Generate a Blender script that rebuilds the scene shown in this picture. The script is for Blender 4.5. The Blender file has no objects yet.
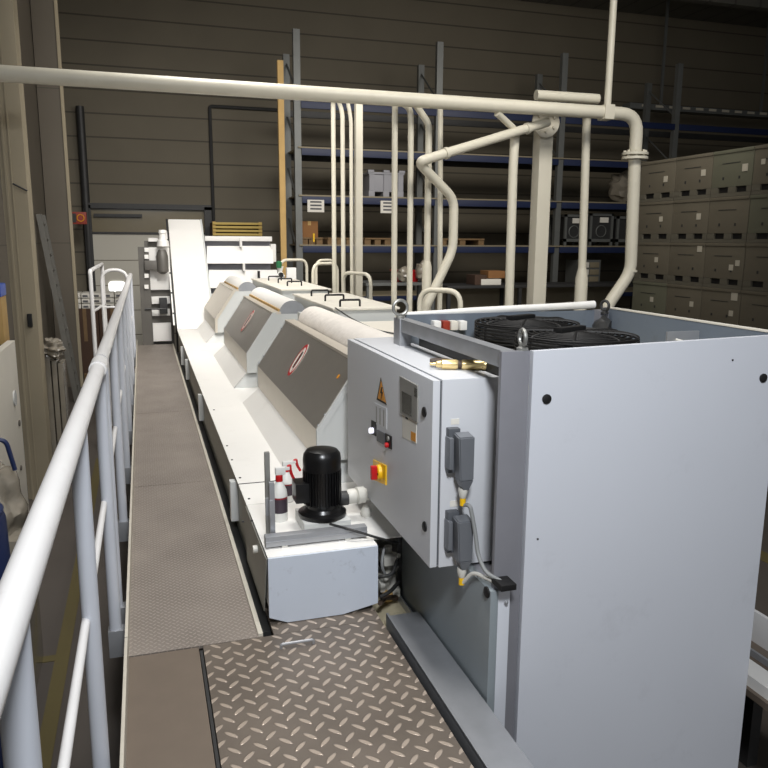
import bpy, bmesh, math, random
from mathutils import Vector, Matrix
from math import sin, cos, pi, radians
random.seed(7)
SC = bpy.context.scene
COL = SC.collection
ZC = 2.5                      # eye height above the hall floor; builder coordinates are relative to the eye
F, YAW, PIT, ROL = 757.2, .3069, .1887, -.0067

# ------------------------------------------------------------------ camera maths
def _axes():
    cy, sy, cp, sp = cos(YAW), sin(YAW), cos(PIT), sin(PIT)
    f = Vector((sy*cp, cy*cp, -sp)); r = Vector((cy, -sy, 0)); d = f.cross(r)
    c, s = cos(ROL), sin(ROL)
    return c*r + s*d, -s*r + c*d, f
AR, AD, AF = _axes()
def ray(x, y): return (AR*(x-384) + AD*(y-384))/F + AF
def onX(x, y, X): r = ray(x, y); return r*(X/r.x)
def onY(x, y, Y): r = ray(x, y); return r*(Y/r.y)
def onZ(x, y, Z): r = ray(x, y); return r*(Z/r.z)

# ------------------------------------------------------------------ materials
def lin(c):
    return tuple(((v/255)/12.92 if v/255 <= .04045 else ((v/255+.055)/1.055)**2.4) for v in c)
def mat(name, rgb, rough=.5, metal=0, var=.08, vscale=6, bump=0, bscale=60, dirt=0, dirt_rgb=(60, 52, 44), emit=0, coat=0):
    m = bpy.data.materials.new(name); m.use_nodes = True
    nt = m.node_tree; N = nt.nodes; L = nt.links
    b = N['Principled BSDF']; c = lin(rgb)
    b.inputs['Roughness'].default_value = rough; b.inputs['Metallic'].default_value = metal
    if coat: b.inputs['Coat Weight'].default_value = coat
    tc = N.new('ShaderNodeTexCoord')
    nz = N.new('ShaderNodeTexNoise'); nz.inputs['Scale'].default_value = vscale; nz.inputs['Detail'].default_value = 5
    L.new(tc.outputs['Object'], nz.inputs['Vector'])
    mx = N.new('ShaderNodeMix'); mx.data_type = 'RGBA'
    mx.inputs['A'].default_value = (*[max(0, v*(1-var)) for v in c], 1); mx.inputs['B'].default_value = (*[min(1, v*(1+var)) for v in c], 1)
    L.new(nz.outputs['Fac'], mx.inputs['Factor'])
    out = mx.outputs['Result']
    if dirt:
        n2 = N.new('ShaderNodeTexNoise'); n2.inputs['Scale'].default_value = vscale*1.7; n2.inputs['Detail'].default_value = 9; n2.inputs['Roughness'].default_value = .7
        L.new(tc.outputs['Object'], n2.inputs['Vector'])
        mr = N.new('ShaderNodeMapRange'); mr.inputs['From Min'].default_value = .58; mr.inputs['From Max'].default_value = .75; mr.inputs['To Max'].default_value = dirt
        L.new(n2.outputs['Fac'], mr.inputs['Value'])
        m2 = N.new('ShaderNodeMix'); m2.data_type = 'RGBA'; m2.inputs['B'].default_value = (*lin(dirt_rgb), 1)
        L.new(mr.outputs['Result'], m2.inputs['Factor']); L.new(out, m2.inputs['A']); out = m2.outputs['Result']
    L.new(out, b.inputs['Base Color'])
    if emit:
        L.new(out, b.inputs['Emission Color']); b.inputs['Emission Strength'].default_value = emit
    if bump:
        n3 = N.new('ShaderNodeTexNoise'); n3.inputs['Scale'].default_value = bscale; n3.inputs['Detail'].default_value = 6
        L.new(tc.outputs['Object'], n3.inputs['Vector'])
        bp = N.new('ShaderNodeBump'); bp.inputs['Strength'].default_value = bump; bp.inputs['Distance'].default_value = .01
        L.new(n3.outputs['Fac'], bp.inputs['Height']); L.new(bp.outputs['Normal'], b.inputs['Normal'])
    return m
def checker_plate(name, rgb, cell, hi=1.5, rough=.36, metal=.35):
    """tread plate: raised lozenges turned a quarter from cell to cell"""
    m = bpy.data.materials.new(name); m.use_nodes = True
    nt = m.node_tree; N = nt.nodes; L = nt.links; b = N['Principled BSDF']
    b.inputs['Metallic'].default_value = metal
    def math_(op, a, c=None, d=None):
        n = N.new('ShaderNodeMath'); n.operation = op
        for i, v in enumerate((a, c, d)):
            if v is None: continue
            if isinstance(v, (int, float)): n.inputs[i].default_value = v
            else: L.new(v, n.inputs[i])
        return n.outputs[0]
    tc = N.new('ShaderNodeTexCoord'); sp = N.new('ShaderNodeSeparateXYZ'); L.new(tc.outputs['Object'], sp.inputs[0])
    k = .7071/cell
    u = math_('MULTIPLY', math_('ADD', sp.outputs[0], sp.outputs[1]), k); v = math_('MULTIPLY', math_('SUBTRACT', sp.outputs[0], sp.outputs[1]), k)
    fu, fv = math_('FLOOR', u), math_('FLOOR', v)
    par = math_('ABSOLUTE', math_('MODULO', math_('ADD', fu, fv), 2))
    cu = math_('SUBTRACT', math_('SUBTRACT', u, fu), .5); cv = math_('SUBTRACT', math_('SUBTRACT', v, fv), .5)
    def ell(a, c):
        return math_('ADD', math_('POWER', math_('DIVIDE', a, .47), 2), math_('POWER', math_('DIVIDE', c, .15), 2))
    e1, e2 = ell(cu, cv), ell(cv, cu)
    e = math_('ADD', math_('MULTIPLY', e1, par), math_('MULTIPLY', e2, math_('SUBTRACT', 1, par)))
    mr = N.new('ShaderNodeMapRange'); mr.interpolation_type = 'SMOOTHSTEP'
    mr.inputs['From Min'].default_value = 1.25; mr.inputs['From Max'].default_value = .55; L.new(e, mr.inputs['Value'])
    h = mr.outputs['Result']
    nz = N.new('ShaderNodeTexNoise'); nz.inputs['Scale'].default_value = 3.2; nz.inputs['Detail'].default_value = 8; L.new(tc.outputs['Object'], nz.inputs['Vector'])
    c = lin(rgb)
    base = N.new('ShaderNodeMix'); base.data_type = 'RGBA'
    base.inputs['A'].default_value = (*[q*.62 for q in c], 1); base.inputs['B'].default_value = (*[min(1, q*1.3) for q in c], 1)
    L.new(nz.outputs['Fac'], base.inputs['Factor'])
    top = N.new('ShaderNodeMix'); top.data_type = 'RGBA'; top.inputs['B'].default_value = (*[min(1, q*hi) for q in c], 1)
    L.new(h, top.inputs['Factor']); L.new(base.outputs['Result'], top.inputs['A']); L.new(top.outputs['Result'], b.inputs['Base Color'])
    rr = N.new('ShaderNodeMapRange'); rr.inputs['To Min'].default_value = rough+.14; rr.inputs['To Max'].default_value = rough; L.new(h, rr.inputs['Value'])
    L.new(rr.outputs['Result'], b.inputs['Roughness'])
    bp = N.new('ShaderNodeBump'); bp.inputs['Strength'].default_value = .7; bp.inputs['Distance'].default_value = .004
    L.new(h, bp.inputs['Height']); L.new(bp.outputs['Normal'], b.inputs['Normal'])
    return m
def panelled(name, rgb, axis, pitch, line=.03, dark=.45, rough=.7, var=.12):
    """wall cladding with dark horizontal (or upright) joints"""
    m = mat(name, rgb, rough, var=var, vscale=1.3)
    nt = m.node_tree; N = nt.nodes; L = nt.links; b = N['Principled BSDF']
    tc = N.new('ShaderNodeTexCoord'); sp = N.new('ShaderNodeSeparateXYZ'); L.new(tc.outputs['Object'], sp.inputs[0])
    d = N.new('ShaderNodeMath'); d.operation = 'DIVIDE'; d.inputs[1].default_value = pitch; L.new(sp.outputs[axis], d.inputs[0])
    f = N.new('ShaderNodeMath'); f.operation = 'FRACT'; L.new(d.outputs[0], f.inputs[0])
    g = N.new('ShaderNodeMath'); g.operation = 'LESS_THAN'; g.inputs[1].default_value = line/pitch; L.new(f.outputs[0], g.inputs[0])
    old = b.inputs['Base Color'].links[0].from_socket
    mx = N.new('ShaderNodeMix'); mx.data_type = 'RGBA'; mx.inputs['B'].default_value = (*[v*dark for v in lin(rgb)], 1)
    L.new(g.outputs[0], mx.inputs['Factor']); L.new(old, mx.inputs['A']); L.new(mx.outputs['Result'], b.inputs['Base Color'])
    return m

M = dict(
 floor=mat('dark_concrete', (84, 78, 73), .55, var=.25, vscale=1.5, dirt=.5, bump=.05),
 yellow_line=mat('worn_yellow_paint', (98, 88, 52), .7, dirt=.9, dirt_rgb=(80, 74, 64), vscale=4),
 wall_back=panelled('grey_beige_cladding', (106, 99, 84), 2, .44),
 wall_side=panelled('beige_wall_slabs', (98, 91, 80), 2, 2.4, line=.015, dark=.6),
 wall_right=mat('dim_hall_wall', (104, 98, 80), .8, var=.15, vscale=.8),
 ceiling=panelled('dark_roof_sheet', (96, 94, 86), 0, .6, line=.05, dark=.6),
 concrete=mat('beige_concrete', (164, 153, 130), .75, var=.1, vscale=2, bump=.05),
 gate=mat('pale_gate_panel', (196, 192, 180), .55, var=.04, vscale=1),
 gate_dark=mat('smoked_gate_panel', (92, 84, 66), .5, var=.1, vscale=1),
 black=mat('black_plastic', (14, 13, 13), .6, var=.1),
 blackpaint=mat('black_gloss_paint', (14, 14, 15), .28, var=.1, bump=.04, bscale=90),
 frame_dark=mat('grey_frame_steel', (98, 95, 90), .5, metal=.2, var=.15),  # even dark grey of the drive frame and gear motor
 dark=mat('dark_steel', (58, 58, 58), .5, metal=.3, var=.2, vscale=9),
 white=mat('white_machine_paint', (238, 236, 231), .42, var=.03, vscale=3, dirt=.10, dirt_rgb=(140, 125, 105)),
 white_clean=mat('clean_white_paint', (238, 236, 232), .4, var=.02),
 light_grey=mat('light_grey_paint', (200, 202, 200), .42, var=.04, vscale=3),
 rail=mat('white_tube_paint', (222, 221, 220), .35, var=.05, vscale=9, dirt=.12, dirt_rgb=(130, 120, 110)),
 post=mat('bluish_post_paint', (200, 204, 212), .4, var=.06, vscale=5),
 cabinet=mat('cabinet_grey_paint', (206, 208, 212), .45, var=.03, vscale=3, dirt=.05),
 door_grey=mat('shaded_door_grey', (138, 146, 150), .45, var=.04, vscale=2, dirt=.15, dirt_rgb=(110,110,110)),  # same grey as the panel, darkened: the door's shade is in the colour
 panel=mat('panel_grey_paint', (208, 211, 218), .42, var=.03, vscale=2.2, dirt=.14, dirt_rgb=(120, 118, 122)),
 tank=mat('scuffed_tank_paint', (196, 204, 216), .45, var=.05, vscale=5, dirt=.45, dirt_rgb=(78, 74, 74)),
 steel=mat('galvanised_steel', (166, 168, 172), .42, metal=.55, var=.16, vscale=12),
 post_steel=mat('grey_corner_post', (142, 142, 148), .45, metal=.35, var=.1, vscale=8),
 stainless=mat('brushed_stainless', (158, 153, 145), .32, metal=.65, var=.08, vscale=7),
 stainless_light=mat('bright_stainless', (214, 206, 192), .38, metal=.45, var=.06, vscale=7),
 trough_side=mat('green_grey_trough_steel', (150, 150, 142), .5, metal=.35, var=.12, vscale=5),  # even green-grey of the trough side
 lid=mat('cream_lid_paint', (222, 217, 205), .5, var=.05, vscale=4, dirt=.15, dirt_rgb=(140, 125, 100)),
 fleece=mat('white_filter_fleece', (228, 222, 214), .95, var=.09, vscale=9, bump=.9, bscale=14),
 pipe=mat('cream_pipe_paint', (214, 208, 190), .42, var=.06, vscale=6, dirt=.12, dirt_rgb=(150, 140, 110)),
 column=mat('cream_column_paint', (205, 199, 182), .5, var=.06, vscale=4, dirt=.1, dirt_rgb=(150, 140, 120)),
 deck=checker_plate('fine_tread_plate', (146, 137, 129), .022),
 hatch=checker_plate('coarse_tread_plate', (122, 112, 102), .058, hi=2.8, rough=.28),
 deck_plain=mat('worn_brown_deck_plate', (118, 106, 94), .5, metal=.3, var=.12, vscale=8),
 edge=mat('pale_deck_edge', (198, 192, 178), .55, var=.12, vscale=14, dirt=.4, dirt_rgb=(110, 100, 84)),
 blue=mat('blue_rack_beam', (24, 36, 70), .5, var=.15, vscale=3),
 rack=mat('grey_rack_upright', (112, 114, 112), .5, metal=.4, var=.15, vscale=4),
 shelf=mat('dull_shelf_deck', (140, 130, 108), .6, metal=.2, var=.1),
 crate=mat('grey_plastic_crate', (150, 150, 156), .5, var=.06),
 container=mat('grey_brown_container', (104, 98, 84), .6, var=.1, vscale=2.2, bump=.05),
 container_b=mat('green_grey_container', (102, 102, 86), .6, var=.1, vscale=2.2),
 container_base=mat('container_pallet_foot', (96, 92, 80), .65, var=.1),
 paper=mat('white_paper', (226, 222, 212), .8, var=.03),
 paper_dim=mat('dull_paper', (186, 180, 164), .8, var=.06),  # evenly duller tone than the white paper
 ink=mat('grey_print', (95, 95, 98), .8, var=.05),
 card=mat('brown_cardboard', (140, 98, 58), .85, var=.1, vscale=5),
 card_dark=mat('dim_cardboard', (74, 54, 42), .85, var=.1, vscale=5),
 wood=mat('pallet_wood', (120, 96, 66), .8, var=.25, vscale=12),
 tan=mat('tan_timber', (190, 156, 98), .7, var=.12, vscale=8),
 red=mat('red_plastic', (190, 24, 28), .4, var=.06),
 red_sign=mat('dull_red_sign', (150, 52, 34), .5, var=.1, vscale=12),
 orange=mat('orange_plastic', (206, 96, 36), .5, var=.08),
 yellow=mat('switch_yellow', (240, 190, 20), .4, var=.03),
 amber=mat('amber_sticker', (222, 148, 30), .5, var=.04),
 yellow_crate=mat('lit_yellow_slats', (206, 178, 96), .6, var=.1, vscale=8),
 screen=mat('dark_lcd', (62, 64, 60), .25, var=.06),
 bezel=mat('grey_bezel', (134, 133, 128), .4, var=.04),
 lamp_white=mat('lit_white_button', (240, 240, 255), .3, var=0, emit=.9),
 plug=mat('die_cast_grey', (120, 123, 128), .45, metal=.35, var=.08, vscale=14),
 plug_dark=mat('die_cast_dark_grey', (92, 95, 100), .5, metal=.3, var=.08, vscale=14),
 cable=mat('grey_cable', (132, 134, 134), .5, var=.05),
 brass=mat('brass', (232, 208, 150), .28, metal=.65, var=.1, vscale=30),
 brown=mat('brown_rubber', (66, 52, 42), .6, var=.15),
 inner_blue=mat('blue_grey_inner_paint', (104, 113, 124), .5, var=.08, vscale=5, dirt=.2),
 inner_floor=mat('dusty_inner_floor', (186, 176, 148), .7, var=.15, vscale=8, dirt=.35),
 pvc=mat('grey_white_pvc', (208, 206, 198), .4, var=.04),
 bottle=mat('milky_bottle_plastic', (226, 226, 222), .35, var=.03),
 label_red=mat('dark_red_label', (140, 34, 44), .5, var=.08),
 label_dark=mat('dark_label_print', (60, 50, 60), .5, var=.1),
 ladder=mat('dull_ladder_metal', (104, 102, 96), .5, metal=.2, var=.2, vscale=9),
 aluminium=mat('dull_aluminium', (152, 152, 148), .4, metal=.6, var=.15, vscale=10),
 wrap=mat('clear_plastic_wrap', (138, 131, 118), .2, var=.2, vscale=9, bump=.8, bscale=14, coat=.5),
 grey_sheet=mat('grey_sheeting', (86, 80, 72), .6, var=.12, vscale=3),
 navy=mat('navy_plastic', (30, 44, 84), .5, var=.1),
 blue_bright=mat('bright_blue_plastic', (36, 84, 190), .4, var=.05),
 green=mat('green_fitting', (40, 110, 70), .5, var=.1),
 glow=mat('daylit_window', (244, 246, 244), .3, var=0, emit=1.6),
 glass=mat('milky_gate_glazing', (120, 110, 86), .25, var=.06),
)

# ------------------------------------------------------------------ mesh builder
class MB:
    def __init__(self): self.bm = bmesh.new()
    def _add(self, verts, faces):
        vs = [self.bm.verts.new(v) for v in verts]
        out = []
        for f in faces:
            try: out.append(self.bm.faces.new([vs[i] for i in f]))
            except ValueError: pass
        return vs, out
    def box(self, x0, x1, y0, y1, z0, z1, bev=0, R=None, c=None):
        vs = [Vector((x, y, z)) for z in (z0, z1) for y in (y0, y1) for x in (x0, x1)]
        if R is not None:
            c = Vector(c) if c is not None else sum(vs, Vector())/8
            vs = [c + R @ (v-c) for v in vs]
        v, f = self._add(vs, [(0, 2, 3, 1), (4, 5, 7, 6), (0, 1, 5, 4), (2, 6, 7, 3), (0, 4, 6, 2), (1, 3, 7, 5)])
        if bev:
            es = list({e for q in f for e in q.edges})
            bmesh.ops.bevel(self.bm, geom=es, offset=bev, segments=2, profile=.7, affect='EDGES')
        return self
    def prism(self, pts, d):
        pts = [Vector(p) for p in pts]; d = Vector(d); n = len(pts)
        vs = pts + [p+d for p in pts]
        fs = [tuple(range(n)), tuple(range(2*n-1, n-1, -1))] + [(i, (i+1) % n, n+(i+1) % n, n+i) for i in range(n)]
        self._add(vs, fs); return self
    def hexa(self, a, b):
        """solid between two quads given corner by corner"""
        n = len(a); vs = [Vector(p) for p in a]+[Vector(p) for p in b]
        self._add(vs, [tuple(range(n)), tuple(range(2*n-1, n-1, -1))] + [(i, (i+1) % n, n+(i+1) % n, n+i) for i in range(n)]); return self
    def tube(self, pts, r, seg=12, fil=0, closed=False, cap=True):
        pts = [Vector(p) for p in pts]
        rs = list(r) if isinstance(r, (list, tuple)) else [r]*len(pts)
        if fil:
            P, Q = [], []
            n = len(pts)
            for i, p in enumerate(pts):
                if not closed and i in (0, n-1): P.append(p); Q.append(rs[i]); continue
                a, b = pts[i-1], pts[(i+1) % n]
                da, db = (a-p), (b-p); k = min(fil, da.length*.48, db.length*.48)
                s, e = p+da.normalized()*k, p+db.normalized()*k
                for t in range(7):
                    t /= 6; P.append(s*(1-t)**2 + p*2*t*(1-t) + e*t*t); Q.append(rs[i])
            pts, rs = P, Q
        n = len(pts); rings = []
        up = None
        for i, p in enumerate(pts):
            a = pts[i-1] if (i or closed) else p; b = pts[(i+1) % n] if (i < n-1 or closed) else p
            t = (b-a).normalized()
            if up is None:
                up = Vector((0, 0, 1)) if abs(t.z) < .9 else Vector((1, 0, 0))
            u = (up - t*up.dot(t)).normalized(); w = t.cross(u); up = u
            rings.append([self.bm.verts.new(p + (u*cos(2*pi*k/seg)+w*sin(2*pi*k/seg))*rs[i]) for k in range(seg)])
        rng = range(n) if closed else range(n-1)
        for i in rng:
            A, B = rings[i], rings[(i+1) % n]
            for k in range(seg):
                try: self.bm.faces.new((A[k], A[(k+1) % seg], B[(k+1) % seg], B[k]))
                except ValueError: pass
        if cap and not closed:
            self.bm.faces.new(rings[0][::-1]); self.bm.faces.new(rings[-1])
        return self
    def lathe(self, prof, o, ax=(0, 0, 1), seg=28, cap=True):
        """prof: (radius, height) along axis from o"""
        o = Vector(o); ax = Vector(ax).normalized()
        return self.tube_rings([(o+ax*h, r) for r, h in prof], ax, seg, cap)
    def tube_rings(self, cr, ax, seg, cap):
        q = ax.to_track_quat('Z', 'Y'); rings = []
        for c, r in cr:
            rings.append([self.bm.verts.new(c + q @ Vector((cos(2*pi*k/seg)*r, sin(2*pi*k/seg)*r, 0))) for k in range(seg)])
        for A, B in zip(rings, rings[1:]):
            for k in range(seg): self.bm.faces.new((A[k], A[(k+1) % seg], B[(k+1) % seg], B[k]))
        if cap: self.bm.faces.new(rings[0][::-1]); self.bm.faces.new(rings[-1])
        return self
    def torus(self, o, R, r, ax=(0, 0, 1), seg=24, rs=8):
        q = Vector(ax).normalized().to_track_quat('Z', 'Y')
        return self.tube([Vector(o)+q @ Vector((cos(2*pi*k/seg)*R, sin(2*pi*k/seg)*R, 0)) for k in range(seg)], r, rs, closed=True)
    def blob(self, c, s, n=3, amp=.1, seed=0):
        rnd = random.Random(seed)
        g = bmesh.ops.create_icosphere(self.bm, subdivisions=n, radius=1)
        ph = [rnd.uniform(0, 6) for _ in range(6)]
        for v in g['verts']:
            p = v.co.copy(); k = 1+amp*(sin(5*p.x+ph[0])*sin(6*p.y+ph[1])+.6*sin(11*p.z+ph[2]+3*p.x))
            v.co = Vector(c)+Vector((p.x*s[0], p.y*s[1], p.z*s[2]))*k
        return self
    def poly(self, pts): self._add([Vector(p) for p in pts], [tuple(range(len(pts)))]); return self
    def build(self, name, m, parent=None, label=None, cat=None, group=None, kind=None, smooth=True, origin=None):
        bm = self.bm
        for v in bm.verts: v.co.z += ZC
        bmesh.ops.recalc_face_normals(bm, faces=bm.faces)
        if parent is not None: o0 = WL[parent.name]
        elif origin is not None: o0 = Vector(origin)
        else:
            xs = [v.co for v in bm.verts]
            lo = Vector([min(v[i] for v in xs) for i in range(3)]); hi = Vector([max(v[i] for v in xs) for i in range(3)])
            o0 = Vector(((lo.x+hi.x)/2, (lo.y+hi.y)/2, lo.z))
        for v in bm.verts: v.co -= o0
        me = bpy.data.meshes.new(name); bm.to_mesh(me); bm.free()
        if smooth:
            me.shade_smooth()
            me.set_sharp_from_angle(angle=radians(32))
        me.materials.append(m)
        o = bpy.data.objects.new(name, me); COL.objects.link(o)
        if parent is not None: o.parent = parent
        else: o.location = o0
        WL[o.name] = o0
        return tag(o, label, cat, group, kind)
WL = {}
def tag(o, label=None, cat=None, group=None, kind=None):
    for k, v in (('label', label), ('category', cat), ('group', group), ('kind', kind)):
        if v: o[k] = v
    return o
def thing(name, loc, label, cat, group=None):
    o = bpy.data.objects.new(name, None); COL.objects.link(o)
    o.empty_display_size = .1
    o.location = (loc[0], loc[1], loc[2]+ZC); WL[o.name] = Vector(o.location)
    return tag(o, label, cat, group)
def dup(root, loc, label, rz=0, group=None):
    r = root.copy(); COL.objects.link(r); r.location = (loc[0], loc[1], loc[2]+ZC); r.rotation_euler = (0, 0, rz); r['label'] = label
    WL[r.name] = Vector(r.location)
    if group: r['group'] = group
    def rec(a, b):
        for ch in a.children:
            c = ch.copy(); COL.objects.link(c); c.parent = b; WL[c.name] = WL[r.name]; rec(ch, c)
    rec(root, r)
    return r
def rotz(a): return Matrix.Rotation(a, 3, 'Z')
def quad_on(fn, pts, k, off):
    """thin plate through pixels pts on plane fn(.,.,k), pushed out by off"""
    a = [fn(x, y, k) for x, y in pts]
    return a, [p+Vector(off) for p in a]

# ================================================================== THE HALL
FZ = -2.5
YB, XL, XR, ZT = 16.3, -1.45, 15.6, 5.2
MB().box(XL-.3, XR+.3, -2.5, YB+.3, FZ-.2, FZ).build('floor', M['floor'], kind='structure')
MB().box(XL-.3, XR+.3, YB, YB+.3, FZ, ZT).build('wall_back', M['wall_back'], kind='structure')
MB().box(XL-.3, XL, -2.5, YB, FZ, ZT).build('wall_left', M['wall_side'], kind='structure')
MB().box(XR, XR+.3, -2.5, YB, FZ, ZT).build('wall_right', M['wall_right'], kind='structure')
MB().box(XL-.3, XR+.3, -2.5, YB+.3, ZT, ZT+.2).build('ceiling', M['ceiling'], kind='structure')
# yellow aisle lines
for i, (x0, x1, y0, y1) in enumerate([(-.62, -.54, 1.0, 9.0), (-1.35, -.62, 4.55, 4.62), (-1.35, -.62, 3.6, 3.67), (4.6, 4.75, 3, 8)]):
    MB().box(x0, x1, y0, y1, FZ, FZ+.004).build('trim_%d' % (i+1), M['yellow_line'], kind='structure')
# roof trusses / purlins seen top right
for i, y in enumerate((9.0, 13.2)):
    b = MB().box(XL, XR, y-.09, y+.09, 4.55, ZT)
    b.build('trim_%d' % (5+i), M['ceiling'], kind='structure')

# concrete columns on the left
def column(x0, x1, y0, y1, label, m='concrete'):
    c = thing('concrete_column', ((x0+x1)/2, (y0+y1)/2, FZ), label, 'column'); c['kind'] = 'thing'
    MB().box(x0, x1, y0, y1, FZ, ZT, bev=.012).build('shaft', M[m], c)
    return c
c1 = column(-1.165, -.955, 7.7, 8.0, 'nearer beige concrete column on the left, beside the pale tall panel')
MB().box(-1.13, -1.115, 7.685, 7.7, FZ, ZT).box(-1.08, -1.072, 7.69, 7.7, FZ, ZT).build('conduit', M['concrete'], c1)
MB().box(-1.04, -1.0, 7.66, 7.7, -.82, -.70, bev=.004).build('socket', M['black'], c1)
MB().tube([(-1.07, 7.69, .47), (-.955, 7.69, .41)], .007, 6).build('wire', M['dark'], c1)
c2 = column(-1.44, -1.10, 13.6, 13.95, 'farther brown concrete column, behind the leaning ladder', 'wall_side')
MB().box(-1.10, -1.05, 13.58, 13.66, FZ, ZT, bev=.008).build('edge_trim', M['concrete'], c2)
MB().tube([(-.98, 16.18, FZ), (-.98, 16.18, 2.45)], .075, 12).build(
    'downpipe', M['dark'], label='dark downpipe in the far left corner beside the sectional gate', cat='pipe')
# sign box on the wall by the column
s = thing('wall_sign', (-1.0, 15.4, .3), 'small red box-shaped wall sign left of the gate', 'sign')
p, q = onY(69, 224, 15.2), onY(86, 212, 15.2)
MB().box(p.x, q.x, 15.2, 15.4, p.z, q.z, bev=.01).build('box', M['red_sign'], s)
MB().box(p.x+.01, p.x+.13, 15.19, 15.2, p.z+.03, q.z-.03).build('dark_pane', M['dark'], s)
MB().torus((q.x-.1, 15.195, (p.z+q.z)/2), .06, .012, (0, 1, 0), 16, 6).build('emblem', M['amber'], s)
MB().box((p.x+q.x)/2-.03, (p.x+q.x)/2+.03, 15.35, YB, (p.z+q.z)/2-.03, (p.z+q.z)/2+.03).build('bracket', M['dark'], s)

# sectional gate in the back wall
GY = YB-.06
d = MB().box(-.93, 1.3, GY-.02, YB, FZ, .08).build('door_1', M['gate'], kind='structure')
f = MB()
f.box(-1.03, -.90, GY-.12, YB, FZ, .62).box(1.26, 1.40, GY-.12, YB, FZ, .62).box(-1.03, 1.40, GY-.12, YB, .56, .66)
f.build('gate_frame', M['dark'], d)
g = MB().box(-.90, 1.26, GY-.01, YB, .09, .56).build('glazed_panel', M['glass'], d)
g2 = MB(); g2.box(-.90, 1.26, GY-.05, YB-.02, .07, .11).box(-.85, .05, GY-.09, YB-.02, .40, .46)
g2.build('cross_rail', M['dark'], d)
a, b_ = onY(109, 292, GY), onY(125, 281, GY)
w = MB(); n = 10; hw, hh = (b_.x-a.x)/2, (b_.z-a.z)/2; cx, cz = (a.x+b_.x)/2, (a.z+b_.z)/2
pts = []
for k in range(24):
    t = 2*pi*k/24; sx = abs(cos(t))**.5*(1 if cos(t) > 0 else -1); sz = abs(sin(t))**.5*(1 if sin(t) > 0 else -1)
    pts.append((cx+hw*sx, GY-.04, cz+hh*sz))
w.prism(pts, (0, .02, 0)).build('window', M['glow'], d)
# ribs of the gate
r_ = MB()
for z in (-.45, -.95, -1.45, -1.95): r_.box(-.90, 1.26, GY-.026, GY-.02, z, z+.012)
r_.build('panel_joint', M['gate_dark'], d)
# conduit runs on the back wall
MB().tube([(1.45, YB-.036, FZ), (1.45, YB-.036, 2.6), (2.9, YB-.036, 2.6)], .034, 8, fil=.06).build(
    'conduit', M['dark'], label='dark conduit running up the back wall right of the gate', cat='conduit')

# ================================================================== PALLET RACK AGAINST THE BACK WALL
RY0, RY1 = 14.0, 15.0
levels = [onY(528, y, RY0).z for y in (119.5, 162, 205.5, 250.5, 297)]
posts = [onY(x, 180, RY0).x for x in (298, 437, 558.5, 671)] + [14.3]
rk = thing('pallet_rack', (8, 14.5, FZ), 'tall pallet rack with blue beams along the back wall', 'rack')
for x in posts:
    for y in (RY0, RY1):
        MB().box(x-.06, x+.06, y-.05, y+.05, FZ, 3.6 if y == RY0 else 3.4).build('upright', M['rack'], rk)
for x in posts:
    br = MB()
    for k in range(6):
        z = FZ+.3+k*.95
        br.tube([(x, RY0, z), (x, RY1, z+.7)], .018, 6)
    br.build('bracing', M['rack'], rk)
for li, z in enumerate(levels):
    for x0, x1 in zip(posts, posts[1:]):
        h = .075 if li > 0 else .085
        h = .06 if li < 4 else .045
        for y in (RY0-.055, RY1+.0):
            MB().box(x0+.06, x1-.06, y-.025, y+.025, z+.075-2*h, z+.075, bev=.006).build('beam', M['blue'] if y < 14.5 else M['dark'], rk)
for li, z in enumerate(levels):
    if li == 0: continue
    MB().box(posts[0], posts[-1], RY0-.085, RY1, z+.076, z+.1).build('shelf_deck', M['shelf'], rk)
def shelf_z(li): return levels[li]+.1
# big-lettered rack placards on the beam
def placard(px0, py0, px1, py1, label):
    a, b = onY(px0, py1, RY0-.1), onY(px1, py0, RY0-.1)
    o = thing('rack_placard', ((a.x+b.x)/2, RY0-.1, a.z), label, 'sign', 'white placards on the rack')
    MB().box(a.x, b.x, RY0-.11, RY0-.08, a.z, b.z).build('board', M['paper'], o)
    t = MB()
    for k in range(3):
        zz = a.z+(b.z-a.z)*(.2+.28*k); t.box(a.x+.05, b.x-.05, RY0-.114, RY0-.11, zz, zz+.03)
    t.build('print', M['ink'], o)
placard(307.5, 200, 324, 212, 'white placard on the third blue beam, left of the grey crate')
placard(380.5, 201, 395, 213, 'white placard on the beam directly below the grey crate')
# grey plastic crate
a, b = onY(368, 197, 14.15), onY(404, 171, 14.15); z0 = shelf_z(2)
cr = thing('plastic_crate', ((a.x+b.x)/2, 14.4, z0), 'grey plastic box pallet standing on the rack shelf', 'crate')
H = b.z-a.z
k = MB(); k.box(a.x+.03, b.x-.03, 14.15, 14.85, z0+.1, z0+H*.86, bev=.01).build('tub', M['crate'], cr)
k = MB(); k.box(a.x, b.x, 14.12, 14.88, z0+H*.84, z0+H*.92, bev=.01)
for x in (a.x+.05, (a.x+b.x)/2, b.x-.05): k.box(x-.06, x+.06, 14.11, 14.2, z0+H*.9, z0+H, bev=.01)
k.build('rim', M['crate'], cr)
for x in (a.x+.07, (a.x+b.x)/2, b.x-.07):
    MB().box(x-.06, x+.06, 14.13, 14.86, z0, z0+.12, bev=.01).build('runner', M['crate'], cr)
    MB().box(x-.05, x+.05, 14.125, 14.15, z0+.12, z0+H*.84).build('rib', M['crate'], cr)
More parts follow.
